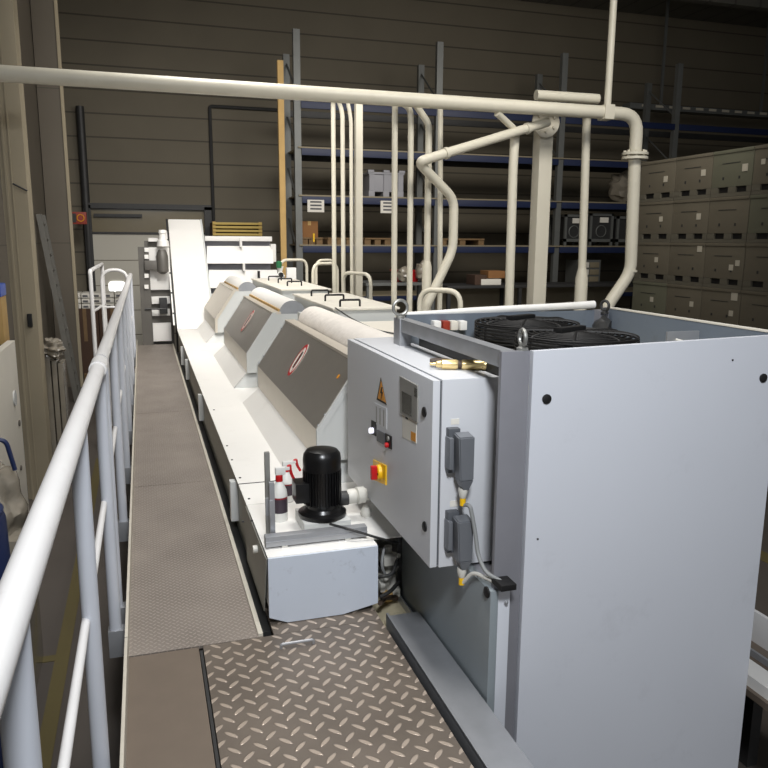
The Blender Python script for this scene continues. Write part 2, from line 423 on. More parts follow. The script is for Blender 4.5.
# goods on the shelves
def pallet(xc, yc, z, w, label, group='wooden pallets on the rack shelves'):
    o = thing('wooden_pallet', (xc, yc, z), label, 'pallet', group)
    t = MB()
    for k in range(5):
        y = yc-.36+.18*k; t.box(xc-w/2, xc+w/2, y-.06, y+.06, z+.1, z+.13)
    t.build('top_board', M['wood'], o)
    for x in (xc-w/2+.06, xc, xc+w/2-.06):
        MB().box(x-.06, x+.06, yc-.4, yc+.4, z, z+.1).build('block', M['wood'], o)
    return o
def pal_px(px0, px1, li, label):
    a, b = onY(px0, 240, 14.2), onY(px1, 240, 14.2)
    return pallet((a.x+b.x)/2, 14.55, shelf_z(li), b.x-a.x, label)
pal_px(301, 322, 3, 'wooden pallet under the brown carton, left end of the rack')
pal_px(327, 352, 3, 'empty wooden pallet just right of the carton pallet')
pal_px(364, 390, 3, 'empty wooden pallet right of the square cream column')
pal_px(440, 483, 3, 'long pallet with three dark feet right of the kinked pipe')
def carton(px0, py0, px1, py1, Y, dep, label, m='card', z=None, name='carton', cat='box', tape=True, group=None):
    a, b = onY(px0, py1, Y), onY(px1, py0, Y); zz = a.z if z is None else z
    o = thing(name, ((a.x+b.x)/2, Y+dep/2, zz), label, cat, group)
    MB().box(a.x, b.x, Y, Y+dep, zz, zz+(b.z-a.z), bev=.008).build('body', M[m], o)
    if tape: MB().box((a.x+b.x)/2-.03, (a.x+b.x)/2+.03, Y-.003, Y+dep+.003, zz+(b.z-a.z)*.75, zz+(b.z-a.z)+.003).build('tape', M['tan'], o)
    return o
carton(301, 227, 318, 243, 14.25, .6, 'brown carton on a pallet on the lowest lit rack shelf', z=shelf_z(3)+.13)
MB().box(3.02, 3.05, 13.9, 13.93, shelf_z(3)+.05, shelf_z(3)+.2).build('warning_strip', M['yellow'], label='thin yellow strip on the left rack upright', cat='strip')
# mesh-front cases on the right bay
def case(px0, py0, px1, py1, label, li, extra=0):
    Y = 14.12; a, b = onY(px0, py1, Y), onY(px1, py0, Y); z = shelf_z(li); H = b.z-a.z
    o = thing('transport_case', ((a.x+b.x)/2, Y+.35, z), label, 'case', 'dark framed cases on the rack')
    MB().box(a.x+.04, b.x-.04, Y+.03, Y+.7, z+.12, z+H-.03).build('panel', M['dark'], o)
    fr = MB()
    for x in (a.x, b.x-.05): fr.box(x, x+.05, Y, Y+.05, z, z+H)
    fr.box(a.x, b.x, Y, Y+.05, z+H-.05, z+H).box(a.x, b.x, Y, Y+.05, z+.08, z+.14)
    for x in (a.x, b.x-.05): fr.box(x, x+.05, Y+.65, Y+.7, z, z+H).box(x, x+.05, Y+.05, Y+.65, z+H-.05, z+H)
    fr.build('frame', M['rack'], o)
    lx = a.x+(b.x-a.x)*.6
    MB().box(lx-.1, lx+.1, Y+.0, Y+.02, z+H*.72, z+H*.88).build('label', M['paper'], o)
    MB().torus((a.x+(b.x-a.x)*.5, Y+.02, z+H*.45), .12, .012, (0, 1, 0), 16, 5).build('cable_coil', M['rack'], o)
    return o
case(564, 215, 585, 246, 'dark framed case with white label, left of the thick white pipe', 3)
case(589, 215, 614, 247, 'dark framed case with white label, between the two thick white pipes', 3)
case(616, 218, 650, 247, 'dark framed case half hidden behind the flanged pipe', 3)
o = thing('drawer_unit', (9.3, 14.4, shelf_z(4)), 'small pale drawer cabinet below the framed cases', 'cabinet')
a, b = onY(577, 289, 14.1), onY(601, 258, 14.1); z = shelf_z(4); H = b.z-a.z
MB().box(a.x, b.x, 14.1, 14.6, z, z+H).build('carcass', M['rack'], o)
for i in range(4):
    for j in range(2):
        x0 = a.x+.03+j*(b.x-a.x-.05)/2; zz = z+.04+i*(H-.05)/4
        MB().box(x0, x0+(b.x-a.x)/2-.05, 14.08, 14.1, zz, zz+H/4-.05, bev=.006).build('drawer', M['paper'] if i > 1 and j == 0 else (M['tan'] if i == 0 else M['shelf']), o)
MB().blob((onY(622, 195, 14.5)), (.3, .25, .32), 3, .18, 3).build('plastic_bundle', M['wrap'], label='crumpled clear plastic bundle on the upper rack shelf', cat='bundle').location.z = shelf_z(2)+ZC+.01
# workbench with papers, red box, bundles on the lower level
o = thing('workbench', (6.9, 12.6, FZ), 'dark steel-framed workbench in front of the rack', 'table')
p, q = onY(448, 286, 12.3), onY(640, 286, 12.3); tz = p.z
MB().box(p.x, q.x, 12.3, 13.1, tz-.05, tz, bev=.006).build('tabletop', M['dark'], o)
for x in (p.x+.03, (p.x*1.0+q.x)/2-.55, q.x-.03):
    for y in (12.34, 13.06): MB().box(x-.03, x+.03, y-.03, y+.03, FZ, tz-.05).build('leg', M['dark'], o)
MB().box(p.x, q.x, 13.08, 13.1, FZ+.4, tz-.05).build('back_panel', M['shelf'], o)
for i, (x0, x1, y0, y1, m, lb) in enumerate([(480, 500, 280, 286, 'paper', 'pale flat parcel on the dark workbench, left of the slim white pipe'),
        (474, 486, 276, 286, 'card_dark', 'dim brown box on the dark workbench, left end'),
        (488, 505, 272, 279.5, 'card', 'brown flat carton lying on the pale parcel')]):
    a, b = onY(x0, y1, 12.5), onY(x1, y0, 12.5); zz = tz if i < 2 else tz+.115
    MB().box(a.x, b.x, 12.45+.02*i, 12.85, zz, zz+(b.z-a.z), bev=.01).build('parcel', M[m], label=lb, cat='parcel')
a, b = onY(398, 282, 12.6), onY(420, 270, 12.6)
rb = thing('red_bin', ((a.x+b.x)/2, 12.8, a.z), 'red plastic bin behind the slim white pipes', 'bin')
MB().hexa([(a.x+.03, 12.63, a.z), (b.x-.03, 12.63, a.z), (b.x-.03, 12.97, a.z), (a.x+.03, 12.97, a.z)], [(a.x, 12.6, b.z), (b.x, 12.6, b.z), (b.x, 13, b.z), (a.x, 13, b.z)]).build('tub', M['red'], rb)
MB().box(a.x-.02, b.x+.02, 12.58, 13.02, b.z-.03, b.z, bev=.008).build('rim', M['red'], rb)
tb = a.z
t2 = thing('low_table', (5.2, 12.8, FZ), 'low grey table loaded with bags and a red bin', 'table')
p, q = onY(366, 300, 12.4), onY(436, 300, 12.4)
MB().box(p.x, q.x, 12.4, 13.2, tb-.05, tb).build('tabletop', M['rack'], t2)
for x in (p.x+.05, q.x-.05):
    for y in (12.45, 13.15): MB().box(x-.03, x+.03, y-.03, y+.03, FZ, tb-.05).build('leg', M['rack'], t2)
for i, (px, py, s_, m, lb) in enumerate([(404, 279, (.12, .1, .13), 'wrap', 'crumpled pale bag left of the red bin'), (423, 280, (.14, .12, .17), 'wrap', 'crumpled pale bag right of the red bin')]):
    c = onY(px, py, 12.5); c.z = tb+s_[2]*1.05
    MB().blob(c, s_, 3, .15, i+5).build('plastic_bag', M[m], label=lb, cat='bag', group='pale bags on the low table')
a, b = onY(370, 309, 11.9), onY(386, 300, 11.9)
MB().box(a.x, b.x, 11.9, 12.2, a.z, b.z, bev=.01).build('orange_box', M['orange'], label='orange box below the low table, beside the cream column', cat='box').location.z = FZ+ZC
# yellow slatted crate & timber by the rack end
yc = thing('slatted_crate', (1.9, 15.6, FZ), 'tall yellow slatted crate behind the white casing', 'crate')
a, b = onY(213, 236, 15.3), onY(262, 222, 15.3)
for k in range(4):
    zz = a.z+(b.z-a.z)*k/4
    MB().box(a.x, b.x, 15.3, 15.33, zz+.01, zz+(b.z-a.z)/4-.015, bev=.004).build('slat', M['yellow_crate'], yc)
for x in (a.x+.03, b.x-.03): MB().box(x-.03, x+.03, 15.33, 15.4, FZ, b.z).build('batten', M['tan'], yc)
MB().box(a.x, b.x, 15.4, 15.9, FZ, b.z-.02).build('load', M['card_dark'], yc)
p, q = onY(284, 262, 13.2), onY(284, 90, 13.2)
MB().box(p.x-.05, p.x+.05, 13.2, 13.28, FZ, 2.9, bev=.006).build('timber_post', M['tan'], label='tan timber post left of the rack upright', cat='post')

ct_ = thing('cable_tray', (11.5, 14.9, 0), 'perforated cable tray with pale slots high above the containers', 'tray')
p, q = onY(642, 103, 15.1), onY(768, 114, 15.1); zc0 = (p.z+q.z)/2
MB().box(p.x-.3, XR, 15.1, 15.4, zc0-.10, zc0+.02, bev=.004).build('tray', M['rack'], ct_)
for k in range(14):
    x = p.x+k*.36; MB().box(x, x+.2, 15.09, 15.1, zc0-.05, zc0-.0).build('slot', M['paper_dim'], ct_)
for x in (p.x+.6, p.x+3.4): MB().box(x-.03, x+.03, 15.23, 15.27, zc0+.02, ZT).build('hanger', M['rack'], ct_)

# ================================================================== STACK OF GREY CONTAINERS, RIGHT
CX = 8.0
ysea = [onX(p, 180, CX).y for p in (640, 675, 711.5, 752)]
ysea.append(ysea[-1]-.86)
ROWZ = 5
zt = onX(676, 157.5, CX).z
rowh = (zt-onX(676, 284, CX).z)/3
rows = [zt-rowh*(i+1) for i in range(6)]
rows[5] = FZ
rl = ['topmost', 'second from the top', 'third from the top', 'fourth from the top', 'fifth from the top', 'bottom']
cl = ['farthest', 'second-farthest', 'second-nearest', 'nearest']
ref = {}
def container(ci, ri, w, h, m, labels):
    y1, y0 = ysea[ci]-.006, ysea[ci+1]+.006; z = rows[ri]
    o = thing('stacking_container', (CX+.4, (y0+y1)/2, z), 'grey container, %s in the %s stack of the container wall' % (rl[ri], cl[ci]), 'container', 'grey containers stacked on the right')
    t = MB(); t.box(CX, CX+.8, y0, y1, z+.13, z+h-.004, bev=.012)
    bd = t.build('body', M[m], o)
    t = MB(); t.box(CX-.012, CX+.8, y0, y1, z+h-.05, z+h-.004, bev=.006); t.build('rim', M[m], bd)
    t = MB(); wq = (y1-y0)
    for a_, b_ in ((0, .11), (.37, .56), (.82, 1)): t.box(CX, CX+.8, y0+wq*a_, y0+wq*b_, z+.045, z+.13)
    t.box(CX, CX+.8, y0, y1, z, z+.05)
    t.build('pallet_base', M['container_base'], o)
    MB().box(CX+.03, CX+.75, y0+.02, y1-.02, z+.05, z+.13).build('fork_pocket', M['black'], o)
    for (u, v, s_) in labels:
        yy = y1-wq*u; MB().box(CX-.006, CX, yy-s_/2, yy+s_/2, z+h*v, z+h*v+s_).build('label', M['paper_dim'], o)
    for u in (.3, .7): MB().box(CX-.004, CX, y0+wq*u-.015, y0+wq*u+.015, z+h*.36, z+h*.42).build('bolt', M['dark'], o)
    MB().box(CX-.004, CX, y0+wq*.3, y0+wq*.75, z+h*.7, z+h*.715).build('seam', M['dark'], o)
lab = {(0, 0): [(.75, .45, .09)], (1, 0): [(.78, .5, .09)], (2, 0): [(.82, .5, .1)], (3, 0): [(.2, .6, .07)],
       (0, 1): [(.7, .5, .08)], (1, 1): [(.75, .52, .09)], (0, 2): [(.65, .5, .08)], (1, 2): [(.85, .78, .1)], (2, 2): [(.7, .4, .08), (.85, .5, .08)],
       (0, 3): [(.6, .5, .08)], (1, 3): [(.75, .5, .08)], (2, 3): [(.85, .75, .12), (.8, .4, .08)]}
for ci in range(4):
    for ri in range(6):
        h = rowh if ri < 5 else rows[4]-FZ
        container(ci, ri, 0, h, 'container_b' if (ci*3+ri*2) % 5 == 1 else 'container', lab.get((ci, ri), []))

# ================================================================== LEFT WALKWAY
WZ, WX0, WX1 = -1.6, -.125, .395
wk = thing('walkway', (.13, 6.5, FZ), 'raised steel walkway of tread plates beside the machine', 'walkway')
ys = [2.862, 5.0, 7.2, 9.6, 12.0]
for i, (y0, y1) in enumerate(zip(ys, ys[1:])):
    MB().box(WX0, WX1, y0+.003, y1-.003, WZ-.012, WZ).build('deck_plate', M['deck'], wk)
MB().box(WX1-.018, WX1+.002, 2.87, 12.0, WZ-.1, WZ+.012, bev=.003).build('edge_strip', M['edge'], wk)
MB().box(WX0-.012, WX0, 2.862, 12.0, WZ-.12, WZ+.085, bev=.003).build('toe_board', M['edge'], wk)
for y in (3.2, 5.4, 7.6, 9.8, 11.8):
    MB().box(WX0+.02, WX1-.02, y-.04, y+.04, WZ-.13, WZ-.012).build('cross_beam', M['dark'], wk)
    for x in (WX0+.06, WX1-.06): MB().box(x-.035, x+.035, y-.035, y+.035, FZ, WZ-.13).build('leg', M['dark'], wk)
np_ = thing('landing_plate', (0, 2, WZ), 'plain worn brown floor plate beside the diamond hatch plate', 'floor plate')
MB().box(WX0, .138, .6, 2.856, WZ-.012, WZ).build('plate', M['deck_plain'], np_)
MB().box(WX0-.012, WX0, .6, 2.858, WZ-.12, WZ+.085, bev=.003).build('toe_board', M['edge'], np_)
for y in (.8, 2.7):
    MB().box(WX0+.02, .12, y-.04, y+.04, WZ-.13, WZ-.012).build('cross_beam', M['dark'], np_)
    for x in (WX0+.06, .09): MB().box(x-.03, x+.03, y-.035, y+.035, FZ, WZ-.13).build('leg', M['dark'], np_)
hp = thing('hatch_plate', (.57, 2.1, WZ-.01), 'coarse diamond tread hatch plate in front of the tank', 'floor plate')
MB().box(.155, .897, .9, 2.855, WZ-.012, WZ+.004, bev=.002).build('plate', M['hatch'], hp)
a, b = onZ(281, 645, WZ+.02), onZ(313, 639, WZ+.02)
MB().tube([(a.x, a.y, WZ+.004), (a.x, a.y, WZ+.022), (b.x, a.y, WZ+.022), (b.x, a.y, WZ+.004)], .006, 8, fil=.008).build('handle', M['steel'], hp)
MB().box(.44, .897, 2.858, 3.5, WZ-.012, WZ+.003).build('rear_plate', M['hatch'], hp)
MB().box(.142, .153, .9, 2.85, WZ-.14, WZ-.012).build('frame_bar', M['dark'], hp)
for y in (1.3, 2.75): MB().box(.2, .88, y-.03, y+.03, WZ-.12, WZ-.012).build('support_beam', M['dark'], hp)
for x in (.25, .84):
    for y in (1.3, 2.75): MB().box(x-.03, x+.03, y-.03, y+.03, FZ, WZ-.12).build('leg', M['dark'], hp)

# ---- guard rails
HX, HZ = -.185, -.5
def guard(y0, y1, py, label, xa, xb):
    o = thing('guard_rail', (HX, (y0+y1)/2, FZ), label, 'railing', 'white guard rails of the walkway')
    MB().tube([(xa, y0, HZ), (xb, y1, HZ)], .0275, 20).build('handrail', M['rail'], o)
    MB().tube([(xa-.012, y0, -1.06), (xb-.012, y1, -1.06)], .0125, 12).build('mid_rail', M['rail'], o)
    for y in py:
        x = xa+(xb-xa)*(y-y0)/(y1-y0)
        MB().tube([(x, y, -1.74), (x, y, HZ-.01)], .0245, 18).build('post', M['post'], o)
        c = MB(); c.box(x-.03, WX0-.012, y-.03, y+.03, -1.74, -1.62, bev=.004); c.build('clamp', M['steel'], o)
    return o
g1 = guard(.35, 3.26, (1.05, 2.14, 3.15), 'near white guard rail nearest the camera, thick sloping tube', -.198, -.183)
MB().lathe([(.033, 0), (.033, .16)], (-.1835, 3.07, HZ), (0, 1, 0), 20).build('sleeve', M['rail'], g1)
g2_ = guard(3.30, 11.0, (3.36, 4.45, 5.55, 6.65, 7.75, 8.85, 10.9), 'long far white guard rail running to the walkway end', -.183, -.160)
# hoop and stair rail beyond
def hoop_pts(px0, px1, ptop, Y, zb, lean=0):
    a, b = onY(px0, ptop, Y), onY(px1, ptop, Y)
    return [(a.x, Y, zb), (a.x, Y, a.z), (b.x, Y+lean, a.z), (b.x, Y+lean, zb)]
o = thing('rail_hoop', (-.4, 10.6, FZ), 'rounded white hoop at the far end of the left railing', 'railing')
p = hoop_pts(101, 127, 270, 10.6, FZ)
MB().tube(p, .022, 12, fil=.2).build('hoop', M['rail'], o)
MB().tube([(p[0][0], 10.6, -.9), (p[3][0], 10.6, -.9)], .014, 10).build('cross_bar', M['rail'], o)
o = thing('stair_rail', (-.62, 10.2, FZ), 'angular white stair rail left of the hoop', 'railing')
a, b = onY(90, 271, 9.4), onY(102, 264, 11.2)
MB().tube([(a.x, 9.4, FZ), (a.x, 9.4, a.z), (b.x, 11.2, b.z), (b.x, 11.2, FZ)], .024, 12, fil=.05).build('top_rail', M['rail'], o)
a2, b2 = onY(93, 312, 9.4), onY(102, 304, 11.2)
MB().tube([(a.x, 9.4, a2.z), (b.x, 11.2, b2.z)], .016, 10).build('mid_rail', M['rail'], o)

# ================================================================== LEFT-SIDE GOODS
ld = thing('leaning_ladder', (-1.2, 11, FZ), 'long grey aluminium ladder leaning beside the far column', 'ladder')
A0, A1 = Vector((-1.40, 12.3, .33)), Vector((-1.06, 12.3, FZ))
dr = (A1-A0); L_ = dr.length; du = dr.normalized(); sd = Vector((0, .46, 0))
nn = du.cross(sd).normalized()
def bar(b, p, q, w, t):
    dd = (q-p).normalized(); b.hexa([p+sd.normalized()*s1*w+nn*s2*t for s1, s2 in ((-1, -1), (1, -1), (1, 1), (-1, 1))], [q+sd.normalized()*s1*w+nn*s2*t for s1, s2 in ((-1, -1), (1, -1), (1, 1), (-1, 1))])
for s_ in (0, 1):
    b = MB(); bar(b, A0+sd*s_, A1+sd*s_, .014, .038); b.build('stile', M['ladder'], ld)
for k in range(12):
    c = A0+dr*((k+.6)/12.4); b = MB(); b.tube([c, c+sd], .016, 8); b.build('rung', M['ladder'], ld)
# wrapped bundle of sheets standing by the first column
ws = thing('wrapped_bundle', (-.9, 8.3, FZ), 'upright sheets wrapped in clear film beside the near column', 'bundle')
for k in range(4):
    x = -1.02+.055*k
    MB().box(x, x+.045, 8.05+.02*k, 8.45, FZ, -1.14-.035*k, bev=.006).build('sheet', M['wrap'], ws)
MB().blob((-.91, 8.2, -1.1), (.11, .2, .1), 4, .22, 11).build('crumpled_film', M['wrap'], ws)
# white panel cabinet at the image edge
wc = thing('tall_panel', (-1.0, 6.0, FZ), 'pale tall panel with round holes standing by the left wall', 'panel')
MB().box(-1.03, -.975, 5.2, 6.45, FZ, -.79, bev=.006).build('board', M['lid'], wc)
for i, (y, z, r) in enumerate(((6.2, -1.2, .06), (6.3, -1.42, .025), (6.2, -1.75, .02), (6.0, -1.9, .025))):
    MB().lathe([(r, 0), (r, .012)], (-.977, y, z), (1, 0, 0), 16).build('hole', M['grey_sheet'] if i else M['light_grey'], wc)
o = thing('topped_carton', (-1.13, 6.66, FZ), 'tall orange carton with a bright blue top at the left edge', 'box')
MB().box(-1.22, -1.055, 6.5, 6.74, -.83, -.46, bev=.01).build('body', M['tan'], o)
MB().box(-1.225, -1.05, 6.49, 6.75, -.46, -.36, bev=.02).build('cap', M['blue_bright'], o)
MB().box(-1.22, -1.06, 6.5, 6.74, FZ, -.83).build('plinth', M['card_dark'], o)
bg = thing('plastic_sack', (-.84, 4.35, FZ), 'clear plastic sack with blue handle at the lower left', 'bag')
MB().blob((-.85, 4.35, -1.5), (.17, .24, .30), 4, .12, 21).build('film_top', M['wrap'], bg)
MB().box(-1.02, -.675, 4.12, 4.6, FZ, -1.55, bev=.06).build('filled_body', M['wrap'], bg)
MB().tube([(-.84, 4.2, -1.3), (-.82, 4.2, -1.04), (-.72, 4.2, -1.02), (-.69, 4.22, -1.2)], .012, 8, fil=.06).build('handle', M['navy'], bg)
o = thing('navy_barrel', (-.9, 3.6, FZ), 'dark navy plastic barrel at the lower left edge', 'barrel')
MB().lathe([(.19, 0), (.22, .06), (.235, .6), (.225, 1.25), (.21, 1.3), (.19, 1.29)], (-.87, 3.6, FZ), seg=32).build('shell', M['navy'], o)
MB().torus((-.87, 3.6, FZ+1.29), .205, .015).build('rim', M['navy'], o)
# pallet of stacked white goods + brown cartons near the gate
pl = pallet(-.5, 14.6, FZ, 1.15, 'wooden pallet on the floor carrying cartons before the gate', 'pallet before the gate')
pl['group'] = 'floor pallet'
a, b = onY(73, 350, 14.2), onY(126, 308, 14.2)
n = 0
for k in range(2):
    x0 = a.x+k*(b.x-a.x)/2; x1 = x0+(b.x-a.x)/2-.01
    o = thing('carton', ((x0+x1)/2, 14.55, FZ+.13), 'big brown carton on the floor pallet, %s half' % ('left' if k == 0 else 'right'), 'box', 'brown cartons before the gate')
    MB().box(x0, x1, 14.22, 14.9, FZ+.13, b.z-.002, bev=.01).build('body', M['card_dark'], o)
    MB().box((x0+x1)/2-.03, (x0+x1)/2+.03, 14.215, 14.9, FZ+.7, b.z).build('tape', M['wood'], o)
zb = b.z; hh = (onY(73, 293, 14.2).z-zb)/3
for r in range(3):
    for c in range(5):
        w_ = (b.x-a.x)/5; x0 = a.x+c*w_
        o = thing('white_pack', (x0+w_/2, 14.5, zb+r*hh), 'small white pack, %s layer, %s column of the stack on cartons' % (('bottom', 'middle', 'top')[r], ('leftmost', 'second', 'middle', 'fourth', 'rightmost')[c]), 'pack', 'white packs stacked on brown cartons')
        MB().box(x0+.008, x0+w_-.008, 14.25, 14.75, zb+r*hh, zb+(r+1)*hh-.012, bev=.012).build('wrapper', M['paper'], o)
        MB().box(x0+.03, x0+w_*.6, 14.246, 14.25, zb+r*hh+.015, zb+r*hh+.05).build('print', M['ink'], o)

# ================================================================== FILTER MACHINE
TZ, TX = -1.3, .435
tr = thing('filter_trough', (.8, 7.2, FZ), 'long white filter trough with bright flat top beside the walkway', 'machine')
MB().box(TX, 1.2, 3.62, 11.28, TZ-.006, TZ, bev=.002).build('top_plate', M['white'], tr)
MB().box(TX, 1.05, 3.02, 3.615, TZ-.006, TZ, bev=.002).build('top_plate', M['white'], tr)
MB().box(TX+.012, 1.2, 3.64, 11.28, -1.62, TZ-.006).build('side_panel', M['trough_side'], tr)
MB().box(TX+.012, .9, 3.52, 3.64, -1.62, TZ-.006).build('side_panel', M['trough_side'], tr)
MB().box(WX1+.006, TX+.02, 2.95, 11.28, -1.66, -1.63).build('gutter', M['dark'], tr)
for px, py in ((203, 432), (237, 545), (188.5, 375), (183, 348)):
    y = onX(px, py, TX).y
    t = MB(); t.box(TX-.03, TX+.012, y-.03, y+.03, -1.56, -1.33, bev=.004); t.build('bracket', M['light_grey'], tr)
t = MB()
for px, py in ((227, 446), (232, 460), (240, 478), (249, 499), (243, 522), (252, 521), (214, 410)):
    p = onZ(px, py, TZ); t.lathe([(.007, 0), (.006, .004)], p, seg=10)
t.build('screw', M['dark'], tr)
t = MB()
for y in (3.42, 3.95): t.box(TX, .83, y, y+.006, TZ-.004, TZ+.003)
t.build('seam', M['dark'], tr)
for y in (3.75, 5.2, 7.2, 9.2, 11.1):
    for x in (.52, 1.1): MB().box(x-.04, x+.04, y-.04, y+.04, FZ, -1.62).build('leg', M['dark'], tr)
# filter body under the lids
bd = thing('filter_housing', (1.65, 7.4, FZ), 'long pale filter housing that carries the flat lids', 'machine')
MB().box(1.335, 2.0, 3.7, 11.28, TZ-.0, -.80, bev=.004).build('upper_casing', M['light_grey'], bd)
MB().box(1.335, 2.0, 3.7, 11.28, -2.0, TZ).build('lower_casing', M['light_grey'], bd)
for y in (3.9, 7.4, 11.2):
    for x in (1.5, 1.92): MB().box(x-.05, x+.05, y-.05, y+.05, FZ, -2.0).build('leg', M['dark'], bd)

def hood(y0, y1, label, sign=True, cover=True, light=False):
    """sloped stainless hood: skirt, upright strip, 45 degree panel, end plates, optional round sign and curved cover"""
    o = thing('sloped_hood', (1.0, (y0+y1)/2, TZ), label, 'hood', 'sloped hoods along the trough')
    t_ = .008
    sk = [(.715, TZ), (.845, -1.17)]
    MB().prism([(.715, y0, TZ), (.845, y0+.06, -1.17), (.845, y1-.06, -1.17), (.715, y1+.0, TZ)], (.012, 0, -.0)).build('skirt', M['white'], o)
    for y in (y0, y1):
        s_ = .06 if y == y0 else -.06
        MB().hexa([(.715, y, TZ), (.845, y+s_, -1.17), (1.2, y+s_, -1.17), (1.2, y, TZ)], [(.73, y+s_*.2, TZ), (.85, y+s_*1.2, -1.17), (1.2, y+s_*1.2, -1.17), (1.2, y+s_*.2, TZ)]).build('skirt_end', M['light_grey'], o)
    MB().box(.842, .852, y0, y1, -1.172, -1.0).build('lower_strip', M['stainless_light'] if not light else M['lid'], o)
    pn = MB().hexa([(.842, y0, -1.0), (1.08, y0, -.645), (1.08, y1, -.645), (.842, y1, -1.0)], [(.852, y0, -1.006), (1.09, y0, -.651), (1.09, y1, -.651), (.852, y1, -1.006)]).build('sloped_panel', M['stainless'] if not light else M['stainless_light'], o)
    MB().box(1.07, 1.15, y0, y1, -.655, -.637).build('top_flange', M['stainless_light'], o)
    for y, s_ in ((y0, 1), (y1, -1)):
        MB().prism([(.846, y, -1.17), (.846, y, -1.0), (1.08, y, -.655), (1.33, y, -.655), (1.33, y, -1.17)], (0, s_*.01, 0)).build('end_plate', M['light_grey'], o)
        t = MB(); ou = [(.838, -1.17), (.838, -.995), (1.076, -.638), (1.115, -.638), (.872, -1.005), (.868, -1.17)]
        t.hexa([(a, y-s_*.004, b) for a, b in ou], [(a, y+s_*.02, b) for a, b in ou])
        t.build('edge_trim', M['stainless_light'] if light else M['light_grey'], o)
    sl = Vector((.238, 0, .355)).normalized(); nr = Vector((-.355, 0, .238)).normalized()
    for k in (.06, .22, .85):
        for y in (y0+.03, y1-.03): MB().lathe([(.008, 0), (.006, .007)], Vector((.842, y, -1.0))+sl*k*.42+nr*.001, nr, 10).build('bolt', M['steel'], o)
    if sign:
        yc = sign; c = Vector((.842, yc, -1.0))+sl*.235+nr*.002
        yy = Vector((0, 1, 0)); n_ = 40; SA, SB = .125, .082
        f = lambda k, u, v, h: c+nr*h+sl*(SA*k*u)+yy*(SB*k*v)
        cs_ = [(cos(2*pi*k/n_), sin(2*pi*k/n_)) for k in range(n_)]
        pl = MB().prism([f(1, u, v, 0) for u, v in cs_], nr*.003).build('warning_sign', M['paper'], o, label='oval white sign with red ring and black symbol')
        t = MB()
        for k in range(n_):
            (u1, v1), (u2, v2) = cs_[k], cs_[(k+1) % n_]
            t.poly([f(1, u1, v1, .0045), f(1, u2, v2, .0045), f(.8, u2, v2, .0045), f(.8, u1, v1, .0045)])
        t.build('red_ring', M['red'], pl)
        g = lambda u, v: c+nr*.0045+sl*u+yy*v
        t = MB()
        t.poly([g(-.062, -.022), g(-.062, .022), g(.035, .026), g(.035, -.022)])
        for k in range(4): t.poly([g(.035, -.022+.013*k), g(.035, -.013+.013*k), g(.065, -.013+.013*k), g(.065, -.022+.013*k)])
        t.build('hand_symbol', M['black'], pl)
        MB().poly([g(.09, .030)+nr*.001, g(.096, .022)+nr*.001, g(-.09, -.030)+nr*.001, g(-.096, -.022)+nr*.001]).build('red_bar', M['red'], pl)
    if cover:
        n_ = 14; C = (1.26, -.66); R = .12
        arc = [(C[0]-R*cos(pi*k/n_), C[1]+R*sin(pi*k/n_)) for k in range(n_+1)]
        t = MB()
        for (xa, za), (xb, zb_) in zip(arc, arc[1:]):
            t._add([(xa, y0+.05, za), (xb, y0+.05, zb_), (xb, y1, zb_), (xa, y1, za)], [(0, 1, 2, 3)])
        bmesh.ops.remove_doubles(t.bm, verts=t.bm.verts, dist=1e-5)
        t.build('curved_cover', M['white'], o)
        for y in (y0+.04, y1-.01): MB().prism([(x, y, z) for x, z in arc], (0, .012, 0)).build('cover_end', M['steel'], o)
        t = MB(); t.box(1.135, 1.15, y0+.05, y1-.02, -.637, -.615); t.build('sealing_lip', M['tan'], o)
    return o
h3 = hood(3.82, 6.03, 'nearest sloped stainless hood, with the larger sign, next to the control cabinet', 4.98, cover=False)
h2 = hood(6.65, 8.65, 'middle sloped stainless hood, between the other two', 7.55)
h1 = hood(9.7, 11.4, 'farthest sloped hood, pale, beside the white chute', None, light=True)
p = onX(345, 371, 1.1)
MB().lathe([(.014, 0), (.014, .003)], Vector((.842, 4.02, -1.0))+Vector((.238, 0, .355)).normalized()*.30+Vector((-.355, 0, .238)).normalized()*.002, (-.355, 0, .238), 14).build('yellow_sticker', M['amber'], h3)
# fleece roll of the near unit
fr = thing('fleece_roll', (1.29, 4.7, -.8), 'white filter fleece roll lying behind the nearest hood', 'roll')
MB().lathe([(.02, 0), (.128, .0), (.132, .03), (.13, .8), (.134, 1.2), (.128, 1.25), (.13, 2.1), (.128, 2.15), (.02, 2.15)], (1.285, 3.78, -.655), (0, 1, 0), 36).build('fleece', M['fleece'], fr)
MB().tube([(1.285, 3.72, -.655), (1.285, 6.02, -.655)], .02, 12).build('core', M['steel'], fr)
MB().box(1.18, 1.25, 5.95, 6.06, -.68, -.58, bev=.006).build('bearing', M['light_grey'], fr)
MB().tube([(1.47, 5.95, -.545), (1.5, 5.5, -.60), (1.58, 5.0, -.642), (1.9, 4.7, -.643)], .006, 6, fil=.2).build('loose_wire', M['dark'], label='dark thin wire trailing over the nearest cream lid', cat='wire')
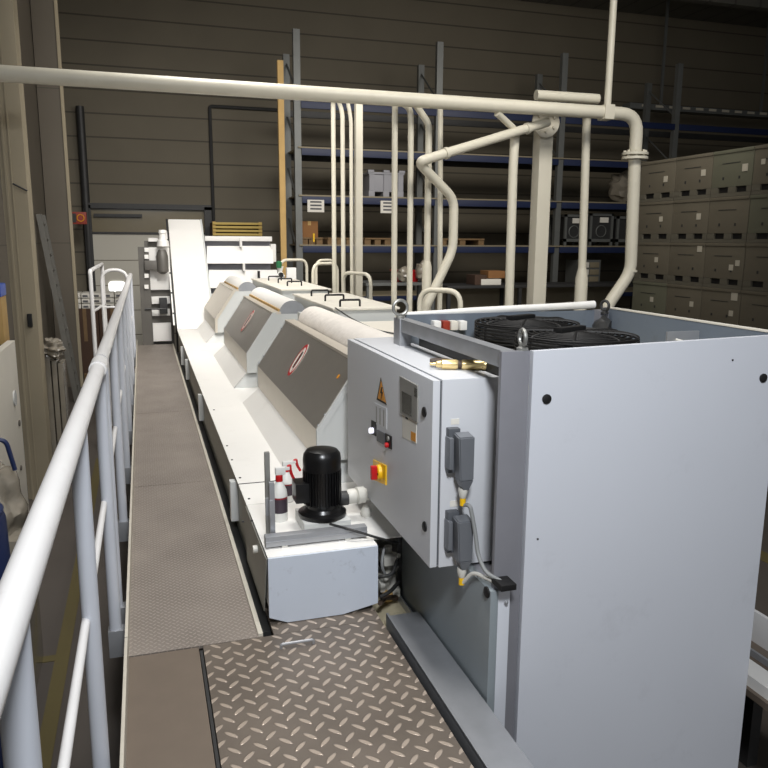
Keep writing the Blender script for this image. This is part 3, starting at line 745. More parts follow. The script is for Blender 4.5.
# lids with handles
def lid(y0, y1, z, label, hy, x1=2.02, x0=1.36, seam=3):
    o = thing('flat_lid', ((x0+x1)/2, (y0+y1)/2, -.80), label, 'lid', 'flat cream lids on the filter housing')
    MB().box(x0+.02, x1-.03, y0+.03, y1, -.80, z-.018).build('frame', M['light_grey'], o)
    n_ = seam; w = (y1-y0)/n_
    for k in range(n_):
        MB().box(x0, x1, y0+k*w+.004, y0+(k+1)*w-.004, z-.018, z, bev=.004).build('lid_panel', M['lid'], o)
    for (x, y) in hy:
        MB().tube([(x-.085, y, z), (x-.085, y, z+.055), (x+.085, y, z+.055), (x+.085, y, z)], .009, 8, fil=.015).build('handle', M['black'], o)
    return o
def hp_(pts, z): return [tuple(onZ(x, y, z))[:2] for x, y in pts]
lid(5.95, 7.7, -.55, 'middle cream lid with three black handles, behind the cabinet corner', [(h[0], h[1]) for h in hp_([(350, 306.5), (334.5, 301), (320, 296)], -.55)], x0=1.45)
lid(8.35, 10.8, -.55, 'farthest cream lid with three black handles, near the white casing', [(h[0], h[1]) for h in hp_([(294.5, 286), (285, 283), (275, 280.5)], -.55)], x0=1.45)
lid(3.75, 5.85, -.65, 'nearest cream lid, lower, partly behind the control cabinet', [], x0=1.5, seam=2)

# ---- inclined chute
ch = thing('inclined_chute', (.7, 12.2, TZ), 'tall white inclined chute rising at the end of the trough', 'chute')
cb, ct = [onY(178, 330, 11.3), onY(210, 325, 11.3)], [onY(169, 231, 12.6), onY(201.5, 231, 12.6)]
x0b, x1b, x0t, x1t = .44, .95, ct[0].x, ct[1].x; zt_ = ct[0].z
def cp(u, v, off=0): # u across, v up
    p = Vector((x0b+(x1b-x0b)*u, 11.3, TZ)).lerp(Vector((x0t+(x1t-x0t)*u, 12.6, zt_)), v); return p+Vector((0, .75, .55))*off
MB().hexa([cp(0, 0), cp(1, 0), cp(1, 1), cp(0, 1)], [cp(0, 0, .25), cp(1, 0, .25), cp(1, 1, .25), cp(0, 1, .25)]).build('belt_cover', M['white_clean'], ch)
MB().hexa([cp(0, 1), cp(1, 1), cp(1, 1, .3), cp(0, 1, .3)], [cp(.02, 1.015, .05), cp(.98, 1.015, .05), cp(.98, 1.015, .3), cp(.02, 1.015, .3)]).build('top_cap', M['white_clean'], ch)
for u, s_ in ((-.07, 1), (1.0, 1)):
    MB().hexa([cp(u, .02, .06), cp(u+.06, .02, .06), cp(u+.06, .98, .06), cp(u, .98, .06)], [cp(u, .02, .4), cp(u+.06, .02, .4), cp(u+.06, .98, .4), cp(u, .98, .4)]).build('side_rail', M['dark'] if u < 0 else M['light_grey'], ch)
t = MB()
for v in (.1, .3, .5, .7, .85): 
    q = cp(-.075, v, .12); t.box(q.x-.01, q.x+.01, q.y-.02, q.y+.02, q.z-.02, q.z+.02)
t.build('bolt', M['dark'], ch)
for u in (.15, .85):
    q = cp(u, .8, .3); MB().box(q.x-.04, q.x+.04, q.y-.04, q.y+.04, FZ, q.z).build('leg', M['dark'], ch)
MB().hexa([cp(-.10, .02, .05), cp(-.06, .02, .05), cp(-.06, .97, .05), cp(-.10, .97, .05)], [cp(-.10, .02, .09), cp(-.06, .02, .09), cp(-.06, .97, .09), cp(-.10, .97, .09)]).build('edge_strip', M['white_clean'], ch)
# ---- white casing right of the chute
cs = thing('stepped_casing', (1.55, 12.9, FZ), 'stepped white machine casing right of the chute', 'machine')
CY = 12.7
def px_box(x0, y0, x1, y1, Y, dep):
    a, b = onY(x0, y1, Y), onY(x1, y0, Y); return (a.x, b.x, Y, Y+dep, a.z, b.z)
a = onY(206, 330, CY); b = onY(276, 240, CY)
MB().box(a.x, b.x-.08, CY+.12, CY+1.0, FZ, b.z).build('core', M['post_steel'], cs)
B = px_box(205, 236.5, 272, 241, CY-.05, 1.1); MB().box(*B, bev=.008).build('top_plate', M['white_clean'], cs)
for (x0, y0, x1, y1) in ((207, 246, 273.5, 263.5), (209, 270, 278, 288), (210, 294, 280, 330)):
    A, Bq = onY(x0, y1, CY-.08), onY(x1, y1, CY-.08); Cq, Dq = onY(x1-1, y0, CY+.02), onY(x0, y0, CY+.02)
    MB().hexa([A, Bq, Cq, Dq], [p+Vector((0, .12, 0)) for p in (A, Bq, Cq, Dq)]).build('sloped_plate', M['white_clean'], cs)
for px in ((240, 238, 242, 247), (243, 263, 245, 271)):
    B = px_box(*px, CY-.1, .1); MB().box(*B).build('hinge', M['white_clean'], cs)
B = px_box(271, 244, 276, 262, CY, .3); MB().box(*B, bev=.01).build('bearing_block', M['white'], cs)
B = px_box(258, 271, 260, 281, CY-.1, .04); MB().box(*B).build('lever', M['black'], cs)
# valve set on the lid end
vs = thing('valve_block', (2.1, 11.4, -.7), 'white and green valve fitting beside the stepped casing', 'valve')
VY = 11.2
p = onY(287, 272, VY)
MB().lathe([(.05, 0), (.06, .05), (.045, .1), (.07, .16), (.03, .22), (.05, .3)], (p.x-.1, VY, -.7), seg=16).build('valve_body', M['white'], vs)
MB().lathe([(.04, 0), (.045, .08), (.02, .1)], (p.x-.12, VY-.02, -.42), seg=12).build('knob', M['green'], vs)
MB().box(p.x-.0, p.x+.14, VY, VY+.1, -.7, -.42, bev=.01).build('housing', M['white_clean'], vs)
MB().lathe([(.035, 0), (.035, .05)], (p.x-.1, VY-.08, -.52), (0, 1, 0), 16).build('gauge', M['black'], vs)
# ---- drive end left of the chute
dv = thing('chute_drive', (.2, 12.1, FZ), 'white drive frame with gear motor at the walkway end', 'machine')
DY = 12.05
for px in ((149.5, 247.5, 169, 290), (151.8, 296.5, 170, 304), (152.2, 309, 170, 316), (153.5, 323, 171, 341.5)):
    B = px_box(*px, DY, .25); MB().box(*B, bev=.006).build('panel', M['white_clean'], dv)
B = px_box(148.5, 238, 158, 241.5, DY-.04, .3); MB().box(*B).build('top_plate', M['white_clean'], dv)
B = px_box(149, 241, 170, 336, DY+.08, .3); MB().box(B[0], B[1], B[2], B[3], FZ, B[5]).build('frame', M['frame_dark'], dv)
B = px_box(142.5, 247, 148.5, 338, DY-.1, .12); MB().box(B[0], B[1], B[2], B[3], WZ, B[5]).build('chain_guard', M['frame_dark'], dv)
for py in (250, 257, 267, 276, 287):
    B = px_box(144.5, py-2.2, 148.5, py+2, DY-.14, .06); MB().box(*B, bev=.006).build('terminal', M['white_clean'], dv)
p = onY(162.5, 262, DY-.2); q = onY(163, 243, DY-.2)
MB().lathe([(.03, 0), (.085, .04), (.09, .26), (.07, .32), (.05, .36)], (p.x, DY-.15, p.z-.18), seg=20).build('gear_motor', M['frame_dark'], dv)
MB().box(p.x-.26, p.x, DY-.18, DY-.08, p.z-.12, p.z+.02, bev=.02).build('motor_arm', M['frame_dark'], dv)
MB().lathe([(.09, 0), (.08, .08), (.06, .1), (.05, .18), (.06, .2), (.05, .24)], (q.x, DY-.15, q.z-.05), seg=18).build('motor_head', M['white'], dv)
B = px_box(160, 298, 167, 314, DY-.12, .12); MB().box(*B, bev=.01).build('sensor', M['dark'], dv)
p = onY(145, 309, DY-.12); q = onY(166, 309, DY-.12)
MB().tube([(p.x, DY-.12, p.z), (q.x, DY-.12, q.z)], .012, 8).build('rod', M['dark'], dv)

# ================================================================== TANK WITH PUMP
TY = 2.94
tk = thing('coolant_tank', (.67, 3.2, WZ), 'small scuffed grey tank with cut lower corners in front of the trough', 'tank')
fp = [onY(x, y, TY) for x, y in ((268, 559.5), (378, 546), (378, 603), (343, 625), (288, 632.5), (269.5, 618))]
for v in fp: v.z += .0
fp[0].z = fp[1].z = TZ
fp[3].z = fp[4].z = WZ+.006
MB().prism(fp, (0, .018, 0)).build('front_plate', M['tank'], tk)
MB().box(fp[0].x+.004, fp[1].x-.004, TY+.018, 3.5, WZ+.07, TZ-.004).build('side_walls', M['light_grey'], tk)
MB().box(fp[0].x, fp[1].x, TY+.01, 3.5, TZ-.004, TZ+.004, bev=.002).build('top_cover', M['white'], tk)
MB().box(fp[0].x+.03, fp[1].x-.03, TY+.05, 3.48, WZ+.004, WZ+.07).build('base', M['dark'], tk)
MB().lathe([(.018, 0), (.018, .03)], (fp[0].x-.028, 3.2, TZ-.06), (1, 0, 0), 14).build('side_plug', M['pvc'], tk)
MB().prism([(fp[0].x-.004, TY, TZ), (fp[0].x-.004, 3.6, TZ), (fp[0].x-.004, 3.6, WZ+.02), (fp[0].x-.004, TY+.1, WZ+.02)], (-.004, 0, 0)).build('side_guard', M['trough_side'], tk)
# front profile rail on blocks
PY = 3.05
pr = thing('profile_rail', (.66, PY, TZ), 'grey aluminium profile lying on blocks across the tank top', 'rail')
p, q = onY(265, 541, PY), onY(366, 529, PY)
zr = (p.z+q.z)/2
t = MB(); t.box(p.x, q.x, PY-.02, PY+.025, zr-.025, zr+.02, bev=.002).box(p.x, q.x, PY-.024, PY-.02, zr-.004, zr-.0)
t.build('profile', M['steel'], pr)
for px in (284, 347):
    c = onY(px, 545, PY); MB().box(c.x-.012, c.x+.012, PY-.02, PY+.02, TZ+.004, zr-.025).build('block', M['pvc'], pr)
# upright profiles
for i, (px, top, bot, Y, lb) in enumerate(((268.5, 452, 527, 3.16, 'tall thin aluminium upright left of the spray bottles'), (272.5, 482, 530, 3.10, 'shorter grey aluminium upright right beside the taller one'))):
    a, b = onY(px, bot, Y), onY(px, top, Y)
    o = thing('profile_upright', (a.x, Y, TZ), lb, 'profile')
    MB().box(a.x-.011, a.x+.011, Y-.012, Y+.012, TZ+.004, b.z, bev=.002).build('profile', M['aluminium'] if i == 0 else M['steel'], o)
    MB().box(a.x-.014, a.x+.002, Y-.02, Y-.012, a.z+.06, a.z+.14, bev=.002).build('clip', M['steel'], o)
# pump motor
PMY = 3.24
pm = thing('pump_motor', (.75, PMY, TZ), 'black upright electric pump motor standing on the tank', 'motor')
c0 = onY(323, 512, PMY); ctop = onY(321, 448, PMY); r = (onY(340.5, 480, PMY).x-onY(303.5, 480, PMY).x)/2
zf = c0.z; zt2 = ctop.z; mx_ = c0.x-.003
Hh = zt2-zf
MB().box(mx_-.105, mx_+.11, PMY-.1, PMY+.12, TZ+.004, zf-.012, bev=.006).build('pump_block', M['light_grey'], pm)
MB().lathe([(r*1.25, -.014), (r*1.28, -.004), (r*1.28, .008), (r*1.0, .016), (r*.9, .03)], (mx_, PMY, zf), seg=36).build('flange', M['blackpaint'], pm)
t = MB(); t.lathe([(r*.86, .02), (r*.9, .05), (r*.9, Hh*.68), (r*.95, Hh*.7)], (mx_, PMY, zf), seg=36)
for k in range(36):
    a = 2*pi*k/36
    t.box(mx_+r*.93-.012, mx_+r*.93+.008, PMY-.0025, PMY+.0025, zf+.05, zf+Hh*.68, R=rotz(a), c=(mx_, PMY, zf))
t.build('finned_body', M['blackpaint'], pm)
MB().lathe([(r*1.0, Hh*.68), (r*1.01, Hh*.84), (r*.97, Hh*.92), (r*.82, Hh*.975), (r*.5, Hh), (r*.1, Hh*1.005)], (mx_, PMY, zf), seg=36).build('fan_cowl', M['blackpaint'], pm)
MB().box(mx_-r-.045, mx_-r*.7, PMY-.05, PMY+.05, zf+Hh*.22, zf+Hh*.52, bev=.008).build('terminal_box', M['blackpaint'], pm)
t = MB(); t.tube([(mx_+r*.6, PMY+.02, zf+.05), (mx_+r*1.45, PMY+.02, zf+.05)], .034, 16); t.build('outlet', M['dark'], pm)
t = MB(); t.lathe([(.03, 0), (.036, .01), (.036, .04), (.028, .045), (.04, .05), (.04, .085), (.03, .09), (.03, .12)], (mx_+r*1.4, PMY+.02, zf+.055), (1, .1, 0), 18); t.build('union', M['pvc'], pm)
MB().tube([(mx_-.0, PMY-.115, TZ+.02), (mx_+.0, PMY-.2, zf-.1)], .006, 8).build('drain_rod', M['aluminium'], pm)
# pvc valve to the right and hoses
pv = thing('pvc_valve', (1.0, 3.3, TZ), 'pale plastic valve and elbow between motor and cabinet', 'valve')
p = onY(368, 520, 3.3)
MB().box(p.x-.055, p.x+.03, 3.24, 3.36, p.z-.03, p.z+.02, bev=.008).build('body', M['pvc'], pv)
MB().lathe([(.02, 0), (.026, .01), (.026, .03), (.018, .05)], (p.x-.01, 3.3, p.z+.02), seg=14).build('cap', M['pvc'], pv)
MB().box(p.x+.035, p.x+.075, 3.25, 3.35, p.z-.025, p.z+.02, bev=.006).build('union', M['pvc'], pv)
MB().tube([(p.x-.01, 3.3, p.z-.03), (p.x-.01, 3.3, FZ)], .02, 12).build('support', M['pvc'], pv)
for i, (pts, rr, m, lb) in enumerate([
    ([(330, 524, 3.1), (352, 530, 3.0), (378, 538, 3.0), (398, 543, 3.06)], .006, 'dark', 'dark thin hose curving from motor to cabinet base'),
    ([(397, 560, 3.05), (392, 575, 3.0), (380, 577, 3.0), (377, 577.5, 3.05)], .008, 'dark', 'dark cable loop right of the tank'),
    ([(380, 597, 2.98), (390, 592, 2.98), (399, 582, 3.02)], .009, 'black', 'black hose end on the floor right of the tank')]):
    P_ = [onY(x, y, Y) for x, y, Y in pts]
    MB().tube(P_, rr, 8, fil=.05).build('hose', M[m], label=lb, cat='hose', group='hoses beside the tank')
t = thing('pipe_manifold', (.98, 3.2, -1.75), 'pale valve manifold in the gap between tank and cabinet', 'manifold')
for px, py, w in ((389, 560, .03), (385, 586, .028), (392, 592, .035)):
    c = onY(px, py, 3.15); MB().box(c.x-w, c.x+w, 3.13, 3.25, c.z-.022, c.z+.022, bev=.008).build('fitting', M['pvc'], t)
c = onY(388, 575, 3.2); MB().tube([(c.x, 3.2, -1.85), (c.x, 3.2, -1.42)], .018, 10).build('riser', M['pvc'], t)
for i, (pts, rr, m, lb) in enumerate([
    ([(384, 548, 3.1), (381, 566, 3.05), (388, 580, 3.08), (398, 566, 3.1)], .007, 'cable', 'thin grey hose drooping in the gap right of the tank'),
    ([(381, 556, 3.3), (390, 553, 3.2), (399, 556, 3.15)], .012, 'pvc', 'pale hose stub running into the cabinet base'),
    ([(380, 603, 3.0), (386, 597, 3.1), (397, 598, 3.12)], .012, 'brown', 'brown hose end lowest in the gap beside the tank')]):
    MB().tube([onY(x, y, Y) for x, y, Y in pts], rr, 8, fil=.05).build('hose', M[m], label=lb, cat='hose', group='hoses beside the tank')
gp = thing('drip_tray', (1.0, 3.25, -1.75), 'dirty pale drip tray in the gap between tank and cabinet', 'tray')
MB().box(.915, 1.085, 2.92, 3.5, -1.70, -1.685).build('base', M['inner_floor'], gp)
for x0, x1 in ((.915, .922), (1.078, 1.085)): MB().box(x0, x1, 2.92, 3.5, -1.685, -1.65).build('side', M['steel'], gp)
MB().box(.97, 1.03, 3.1, 3.2, FZ, -1.70).build('foot', M['dark'], gp)
for i, (px, py, w, m, lb) in enumerate(((390, 581, .03, 'pvc', 'upper'), (388, 593, .028, 'tan', 'lower'))):
    c = onY(px, py, 3.14)
    MB().lathe([(w*.8, 0), (w, .01), (w, .06), (w*.6, .08)], (c.x, 3.14, c.z-.04), (0, .2, 1), 12).build('pipe_fitting', M[m], label='%s loose fitting in the gap right of the tank, %s' % (lb, 'white' if m == 'pvc' else 'tan'), cat='fitting')
# spray bottles
def bottle(px, pyb, pyt, Y, label, trig_right=True):
    b, t_ = onY(px, pyb, Y), onY(px, pyt, Y)
    zb_ = TZ+.002; H = t_.z-zb_
    o = thing('spray_bottle', (b.x, Y, zb_), label, 'bottle', 'spray bottles on the trough')
    R = .037
    MB().lathe([(R*.92, 0), (R, .006), (R, H*.45), (R*.92, H*.53), (R*.5, H*.66), (R*.38, H*.7)], (b.x, Y, zb_), seg=24).build('body', M['bottle'], o)
    MB().lathe([(R*1.012, H*.16), (R*1.012, H*.40)], (b.x, Y, zb_), seg=24, cap=False).build('label', M['label_dark'], o, label='dark printed label')
    MB().lathe([(R*1.014, H*.40), (R*1.014, H*.43)], (b.x, Y, zb_), seg=24, cap=False).build('label_band', M['label_red'], o)
    MB().lathe([(R*.45, H*.69), (R*.47, H*.70), (R*.45, H*.79), (R*.3, H*.8)], (b.x, Y, zb_), seg=18).build('collar', M['red'], o)
    hd = MB(); hd.box(b.x-.018, b.x+.03, Y-.012, Y+.012, zb_+H*.8, zb_+H*.93, bev=.006); hd.box(b.x+.03, b.x+.05, Y-.008, Y+.008, zb_+H*.87, zb_+H*.93, bev=.003)
    hd.build('spray_head', M['bottle'], o)
    tg = MB(); tg.tube([(b.x+.040, Y, zb_+H*.92), (b.x+.052, Y, zb_+H*.95), (b.x+.055, Y, zb_+H*.82), (b.x+.072, Y, zb_+H*.68)], .007, 8, fil=.015); tg.build('trigger', M['red'], o)
    return o
bottle(280, 524, 463, 3.36, 'front spray bottle with red collar and dark label, left of the motor')
bottle(287, 520, 458, 3.62, 'rear spray bottle with raised red trigger, behind the front bottle')

# ================================================================== COOLING UNIT (big grey cabinet)
UX0, UX1, UY0, UY1, UZ = 1.112, 2.258, 2.23, 3.38, -.36
cu = thing('cooling_unit', (1.7, 2.85, FZ), 'large open-topped grey cooling unit at the right front', 'machine')
MB().prism([(1.222, UY0-.012, FZ+.1), (UX1, UY0-.012, FZ+.1), (UX1, UY0-.012, UZ+.022), (1.222, UY0-.012, UZ-.001)], (0, .024, 0)).build('front_panel', M['panel'], cu)
# corner post
MB().box(1.112, 1.216, UY0, UY0+.02, FZ+.05, UZ, bev=.003).build('corner_post', M['post_steel'], cu)
MB().box(UX1-.07, UX1, UY0+.014, UY0+.09, FZ+.05, UZ, bev=.003).build('corner_post', M['post_steel'], cu)
MB().box(UX1-.07, UX1, UY1-.07, UY1, FZ+.05, UZ+.015, bev=.003).build('corner_post', M['post_steel'], cu)
MB().box(UX0+.005, UX0+.06, UY1-.09, UY1, FZ+.05, UZ, bev=.003).build('corner_post', M['steel'], cu)
# rims
MB().box(UX0+.01, UX0+.03, UY0+.025, UY1-.09, UZ-.058, UZ-.002, bev=.002).box(UX0+.01, UX0+.06, UY0+.025, UY1-.09, UZ-.006, UZ, bev=.001).build('left_rail', M['steel'], cu)
MB().box(UX0+.06, UX1, UY1-.02, UY1, UZ-.16, UZ+.012).build('rear_wall', M['inner_blue'], cu)
MB().box(UX1-.018, UX1, UY0+.02, UY1, -1.2, UZ+.026, bev=.003).build('right_wall', M['inner_blue'], cu)
MB().box(UX1-.02, UX1+.004, UY0+.02, UY1, UZ+.024, UZ+.032, bev=.002).build('right_rim', M['lid'], cu)
MB().box(1.225, UX1-.018, UY0+.012, UY1-.02, -.56, -.53).build('inner_floor', M['inner_floor'], cu)
MB().box(1.212, 1.222, UY0+.09, UY1-.09, FZ+.1, UZ-.08).build('side_wall', M['dark'], cu)  # dark plate, its colour gives the shade of the gap beside the post
MB().box(1.222, UX1-.02, UY1-.04, UY1-.02, FZ+.1, UZ-.16).build('back_wall', M['post_steel'], cu)
MB().box(UX0+.05, UX1, UY0+.02, UY1, FZ, FZ+.1).build('plinth', M['dark'], cu)
for px, py in ((546.5, 399), (763, 378)):
    c = onY(px, py, UY0-.012); MB().lathe([(.017, 0), (.017, .004), (.012, .006)], c, (0, -1, 0), 20).build('panel_lock', M['black'], cu)
t = MB()
for px, py in ((732.5, 360), (537.6, 539)): t.lathe([(.004, 0), (.004, .002)], onY(px, py, UY0-.012), (0, -1, 0), 8)
t.build('screw', M['dark'], cu)
# lower service door on the left flank
LX = 1.095
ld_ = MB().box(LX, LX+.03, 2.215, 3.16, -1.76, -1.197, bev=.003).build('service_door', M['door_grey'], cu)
c = onX(487.5, 592, LX); MB().lathe([(.02, 0), (.02, .006), (.014, .009)], c, (-1, 0, 0), 18).build('door_lock', M['black'], ld_)
MB().box(LX+.03, 1.21, 2.26, 3.14, -1.8, -1.2).build('flank_box', M['post_steel'], cu)
MB().box(LX+.03, LX+.075, 2.215, 2.228, -1.76, -1.2, bev=.002).build('door_jamb', M['panel'], cu)
c = onY(506, 602, 2.21); MB().lathe([(.006, 0), (.008, .004), (.004, .01)], c, (0, -1, 0), 12).build('bolt', M['steel'], cu)
p = onY(503, 583, 2.2)
MB().box(LX+.012, LX+.07, 2.16, 2.24, p.z-.012, p.z+.010, bev=.004).build('cable_duct', M['black'], cu)
# skid rails
for (x0, x1, y0, y1, z0, z1, m) in ((.935, 1.085, .9, 2.9, -1.69, -1.61, 'steel'), (.935, .945, .9, 2.9, -1.61, -1.595, 'steel')):
    MB().box(x0, x1, y0, y1, z0, z1, bev=.002).build('skid_rail', M[m], cu)
for y in (1.2, 2.8): MB().box(.95, 1.07, y-.05, y+.05, FZ, -1.69).build('skid_foot', M['dark'], cu)
# eye bolts
def eyebolt(x, y, z, ax, parent, m='steel', R=.026):
    e = MB(); e.lathe([(.02, 0), (.02, .008), (.011, .012), (.011, .02)], (x, y, z), seg=14); e.torus((x, y, z+.016+R), R, .0075, ax, 24, 8)
    return e.build('eye_bolt', M[m], parent)
p = onY(409, 313, UY1-.05)
eyebolt(UX0+.02, UY1-.05, UZ, (0, -1, .0), cu, 'aluminium', .034)
p = onY(518, 350, UY0+.05)
eyebolt(p.x, UY0+.02, UZ, (1, -.1, 0), cu, 'aluminium', .026)
eyebolt(UX1-.05, UY1-.08, UZ+.0, (1, .3, 0), cu, 'dark', .024)
MB().blob((UX1-.07, UY1-.1, UZ-.06), (.05, .04, .05), 2, .2, 4).build('corner_bracket', M['dark'], cu)
# bracket plate and junction blocks inside
c = onZ(684, 337, -.42)
o = MB().box(2.06, 2.22, 2.62, 2.63, -.53, -.368, bev=.002).build('inner_bracket', M['steel'], cu)
MB().tube([(2.1, 2.615, -.40), (2.18, 2.5, -.43)], .005, 8).build('bracket_pin', M['pvc'], o)
for px, m in ((437, 'white_clean'), (446, 'red_sign'), (454, 'lid'), (463, 'white_clean')):
    c = onY(px, 325.5, UY1-.06)
    MB().box(c.x-.018, c.x+.018, UY1-.07, UY1-.02, c.z-.022, c.z+.022, bev=.006).build('pipe_clip', M[m], cu)
# foam tube on the rear rim
ft = thing('foam_tube', (1.75, UY1-.01, UZ), 'long white foam tube lying along the rear rim of the cooling unit', 'tube')
P_ = [onY(x, y, UY1) for x, y in ((404, 314.5), (440, 312.5), (470, 311), (520, 308.5), (560, 306.5), (594, 304.5))]
MB().tube(P_, [.011, .012, .017, .018, .018, .02], 12).build('foam', M['white'], ft)
# fans
def fan(x, y, z, R, label):
    o = thing('cooling_fan', (x, y, -.53), label, 'fan', 'black fans in the cooling unit')
    h = .1
    g = MB()
    for k in range(9):
        rr = R*(.22+.78*k/8); g.torus((x, y, z+.012*(1-(k/8)**3)), rr, .0045, seg=40, rs=6)
    for k in range(6): g.torus((x, y, z-.014*(k+.6)), R*1.005, .0046, seg=40, rs=6)
    g.build('wire_guard', M['black'], o)
    for k in range(8):
        a = 2*pi*k/8+.2
        b = MB(); b.tube([(x+cos(a)*.04, y+sin(a)*.04, z+.014), (x+cos(a)*R*.8, y+sin(a)*R*.8, z+.012), (x+cos(a)*R, y+sin(a)*R, z), (x+cos(a)*R*1.0, y+sin(a)*R*1.0, z-.09)], .006, 8, fil=.02); b.build('guard_rib', M['black'], o)
    MB().lathe([(.03, .018), (.055, .014), (.06, -.02), (.06, -.08)], (x, y, z), seg=24).build('hub', M['black'], o)
    MB().box(x-.11, x+.05, y-.02, y+.02, z+.012, z+.035, R=rotz(.4), bev=.006).build('terminal_bar', M['black'], o)
    for k in range(5):
        a = 2*pi*k/5; u = Vector((cos(a), sin(a), 0)); v = Vector((-sin(a), cos(a), 0)); c = Vector((x, y, z-.06))
        b = MB(); b.hexa([c+u*.055-v*.03+Vector((0, 0, .02)), c+u*R*.9-v*.08+Vector((0, 0, .02)), c+u*R*.9+v*.05-Vector((0, 0, .02)), c+u*.055+v*.03-Vector((0, 0, .02))],
                         [p+Vector((0, 0, .004)) for p in (c+u*.055-v*.03+Vector((0, 0, .02)), c+u*R*.9-v*.08+Vector((0, 0, .02)), c+u*R*.9+v*.05-Vector((0, 0, .02)), c+u*.055+v*.03-Vector((0, 0, .02)))])
        b.build('blade', M['dark'], o)
    MB().lathe([(R*1.03, 0), (R*1.03, z-.09+.53), (R*.97, z-.09+.53), (R*.97, 0)], (x, y, -.53), seg=36, cap=False).build('shroud', M['black'], o)
    return o
fan(1.605, 2.58, -.362, .232, 'front black wire-guarded fan, nearest the grey front panel')
fan(1.655, 3.08, -.366, .232, 'rear black wire-guarded fan, behind the front fan')

# ================================================================== CONTROL CABINET
DX, KY0, KY1, KX1, KZ0, KZ1 = .951, 2.43, 3.606, 1.208, -1.187, -.483
cc = thing('control_cabinet', (1.08, 3.0, KZ0), 'grey electrical control cabinet hung on the cooling unit', 'cabinet')
MB().box(DX+.035, KX1, KY0, KY1, KZ0, KZ1, bev=.003).build('body', M['cabinet'], cc)
dr_ = MB().box(DX, DX+.028, KY0+.002, KY1, KZ0+.002, KZ1-.002, bev=.004).build('door', M['cabinet'], cc)
MB().box(DX+.028, DX+.035, KY0+.008, KY1-.008, KZ0+.008, KZ1-.006).build('gasket', M['plug_dark'], cc)
def plate(pix, m, name, parent, th=.002, base=0, label=None):
    a = [onX(x, y, DX-base) for x, y in pix]
    return MB().prism(a, (-th, 0, 0)).build(name, M[m], parent, label=label)
ws_ = plate([(381, 377.5), (386.8, 405), (377, 399.5)], 'black', 'warning_triangle', dr_, label='amber high-voltage warning triangle with black border')
plate([(381, 381), (385.6, 402.5), (378, 398.2)], 'amber', 'triangle_field', ws_, .001, .002)
plate([(381.4, 387), (380.4, 393), (381.6, 393.4), (380.9, 400), (383, 392.2), (381.9, 391.8), (382.6, 387.4)], 'black', 'lightning_bolt', ws_, .001, .003)
st = plate([(374.5, 402.5), (387, 408.5), (387, 429.5), (374.5, 423.5)], 'cabinet', 'notice_sticker', dr_)
for i in range(3):
    plate([(376+i*3.6, 406+i*1.8), (377+i*3.6, 406.5+i*1.8), (377+i*3.6, 423+i*1.8), (376+i*3.6, 422.5+i*1.8)], 'bezel', 'print', st, .0006, .002)
sc_ = plate([(401, 376), (418.5, 385.5), (418.5, 422.5), (401.5, 413)], 'bezel', 'touch_panel', dr_, .006, label='grey operator panel with dark display')
plate([(402, 391), (411.5, 396), (411.5, 416.5), (402.3, 411.5)], 'screen', 'display', sc_, .001, .006)
plate([(414.3, 387.5), (417.3, 389), (417.3, 397.5), (414.3, 396)], 'screen', 'key_field', sc_, .001, .006)
lb = plate([(402.5, 414.5), (417, 422), (416.5, 443.5), (402.8, 437)], 'paper', 'inspection_label', dr_)
plate([(411, 431), (415.8, 433.5), (415.6, 442), (411, 440)], 'amber', 'stamp', lb, .0008, .002)
plate([(405.5, 416.5), (408, 417.8), (408, 419.8), (405.5, 418.5)], 'black', 'print', lb, .0008, .002)
for px, py in ((424.8, 412), (425.2, 526.5)):
    c = onX(px, py, DX); o = MB().lathe([(.019, 0), (.019, .005), (.014, .008)], c, (-1, 0, 0), 20).build('door_lock', M['black'], dr_)
# push buttons
bp_ = plate([(372, 420), (376.5, 422.2), (376.5, 436), (372, 434)], 'black', 'button_plate', dr_, .004)
c = onX(373, 430.5, DX-.004); MB().lathe([(.013, 0), (.013, .016), (.010, .019)], c, (-1, 0, 0), 20).build('white_button', M['lamp_white'], bp_, label='lit white push button')
plate([(378, 429.5), (385.5, 433.5), (385.5, 445), (378, 440.5)], 'plug_dark', 'switch_plate', dr_, .006)
bp2 = plate([(385.8, 433), (392, 436.5), (392, 449.5), (385.8, 446)], 'black', 'button_plate', dr_, .004)
c = onX(388.7, 438.5, DX-.004); MB().lathe([(.010, 0), (.010, .006)], c, (-1, 0, 0), 18).build('grey_button', M['bezel'], bp2)
c = onX(388, 445, DX-.004); MB().lathe([(.011, 0), (.011, .012), (.009, .014)], c, (-1, 0, 0), 18).build('red_button', M['red'], bp2, label='red push button')
# main switch
ms = plate([(374.2, 459.5), (386.8, 465.5), (386.8, 485), (374.2, 479.5)], 'yellow', 'main_switch', dr_, .006, label='yellow plate with red rotary main switch')
c = onX(380, 472, DX-.006)
MB().lathe([(.034, 0), (.032, .012), (.028, .016)], c, (-1, 0, 0), 28).build('collar', M['yellow'], ms)
MB().box(c.x-.042, c.x-.014, c.y-.012, c.y+.012, c.z-.03, c.z+.03, bev=.005).build('knob', M['red'], ms)
MB().box(c.x-.0175, c.x-.0145, c.y-.027, c.y-.018, c.z-.007, c.z+.002).build('padlock_hole', M['black'], ms)
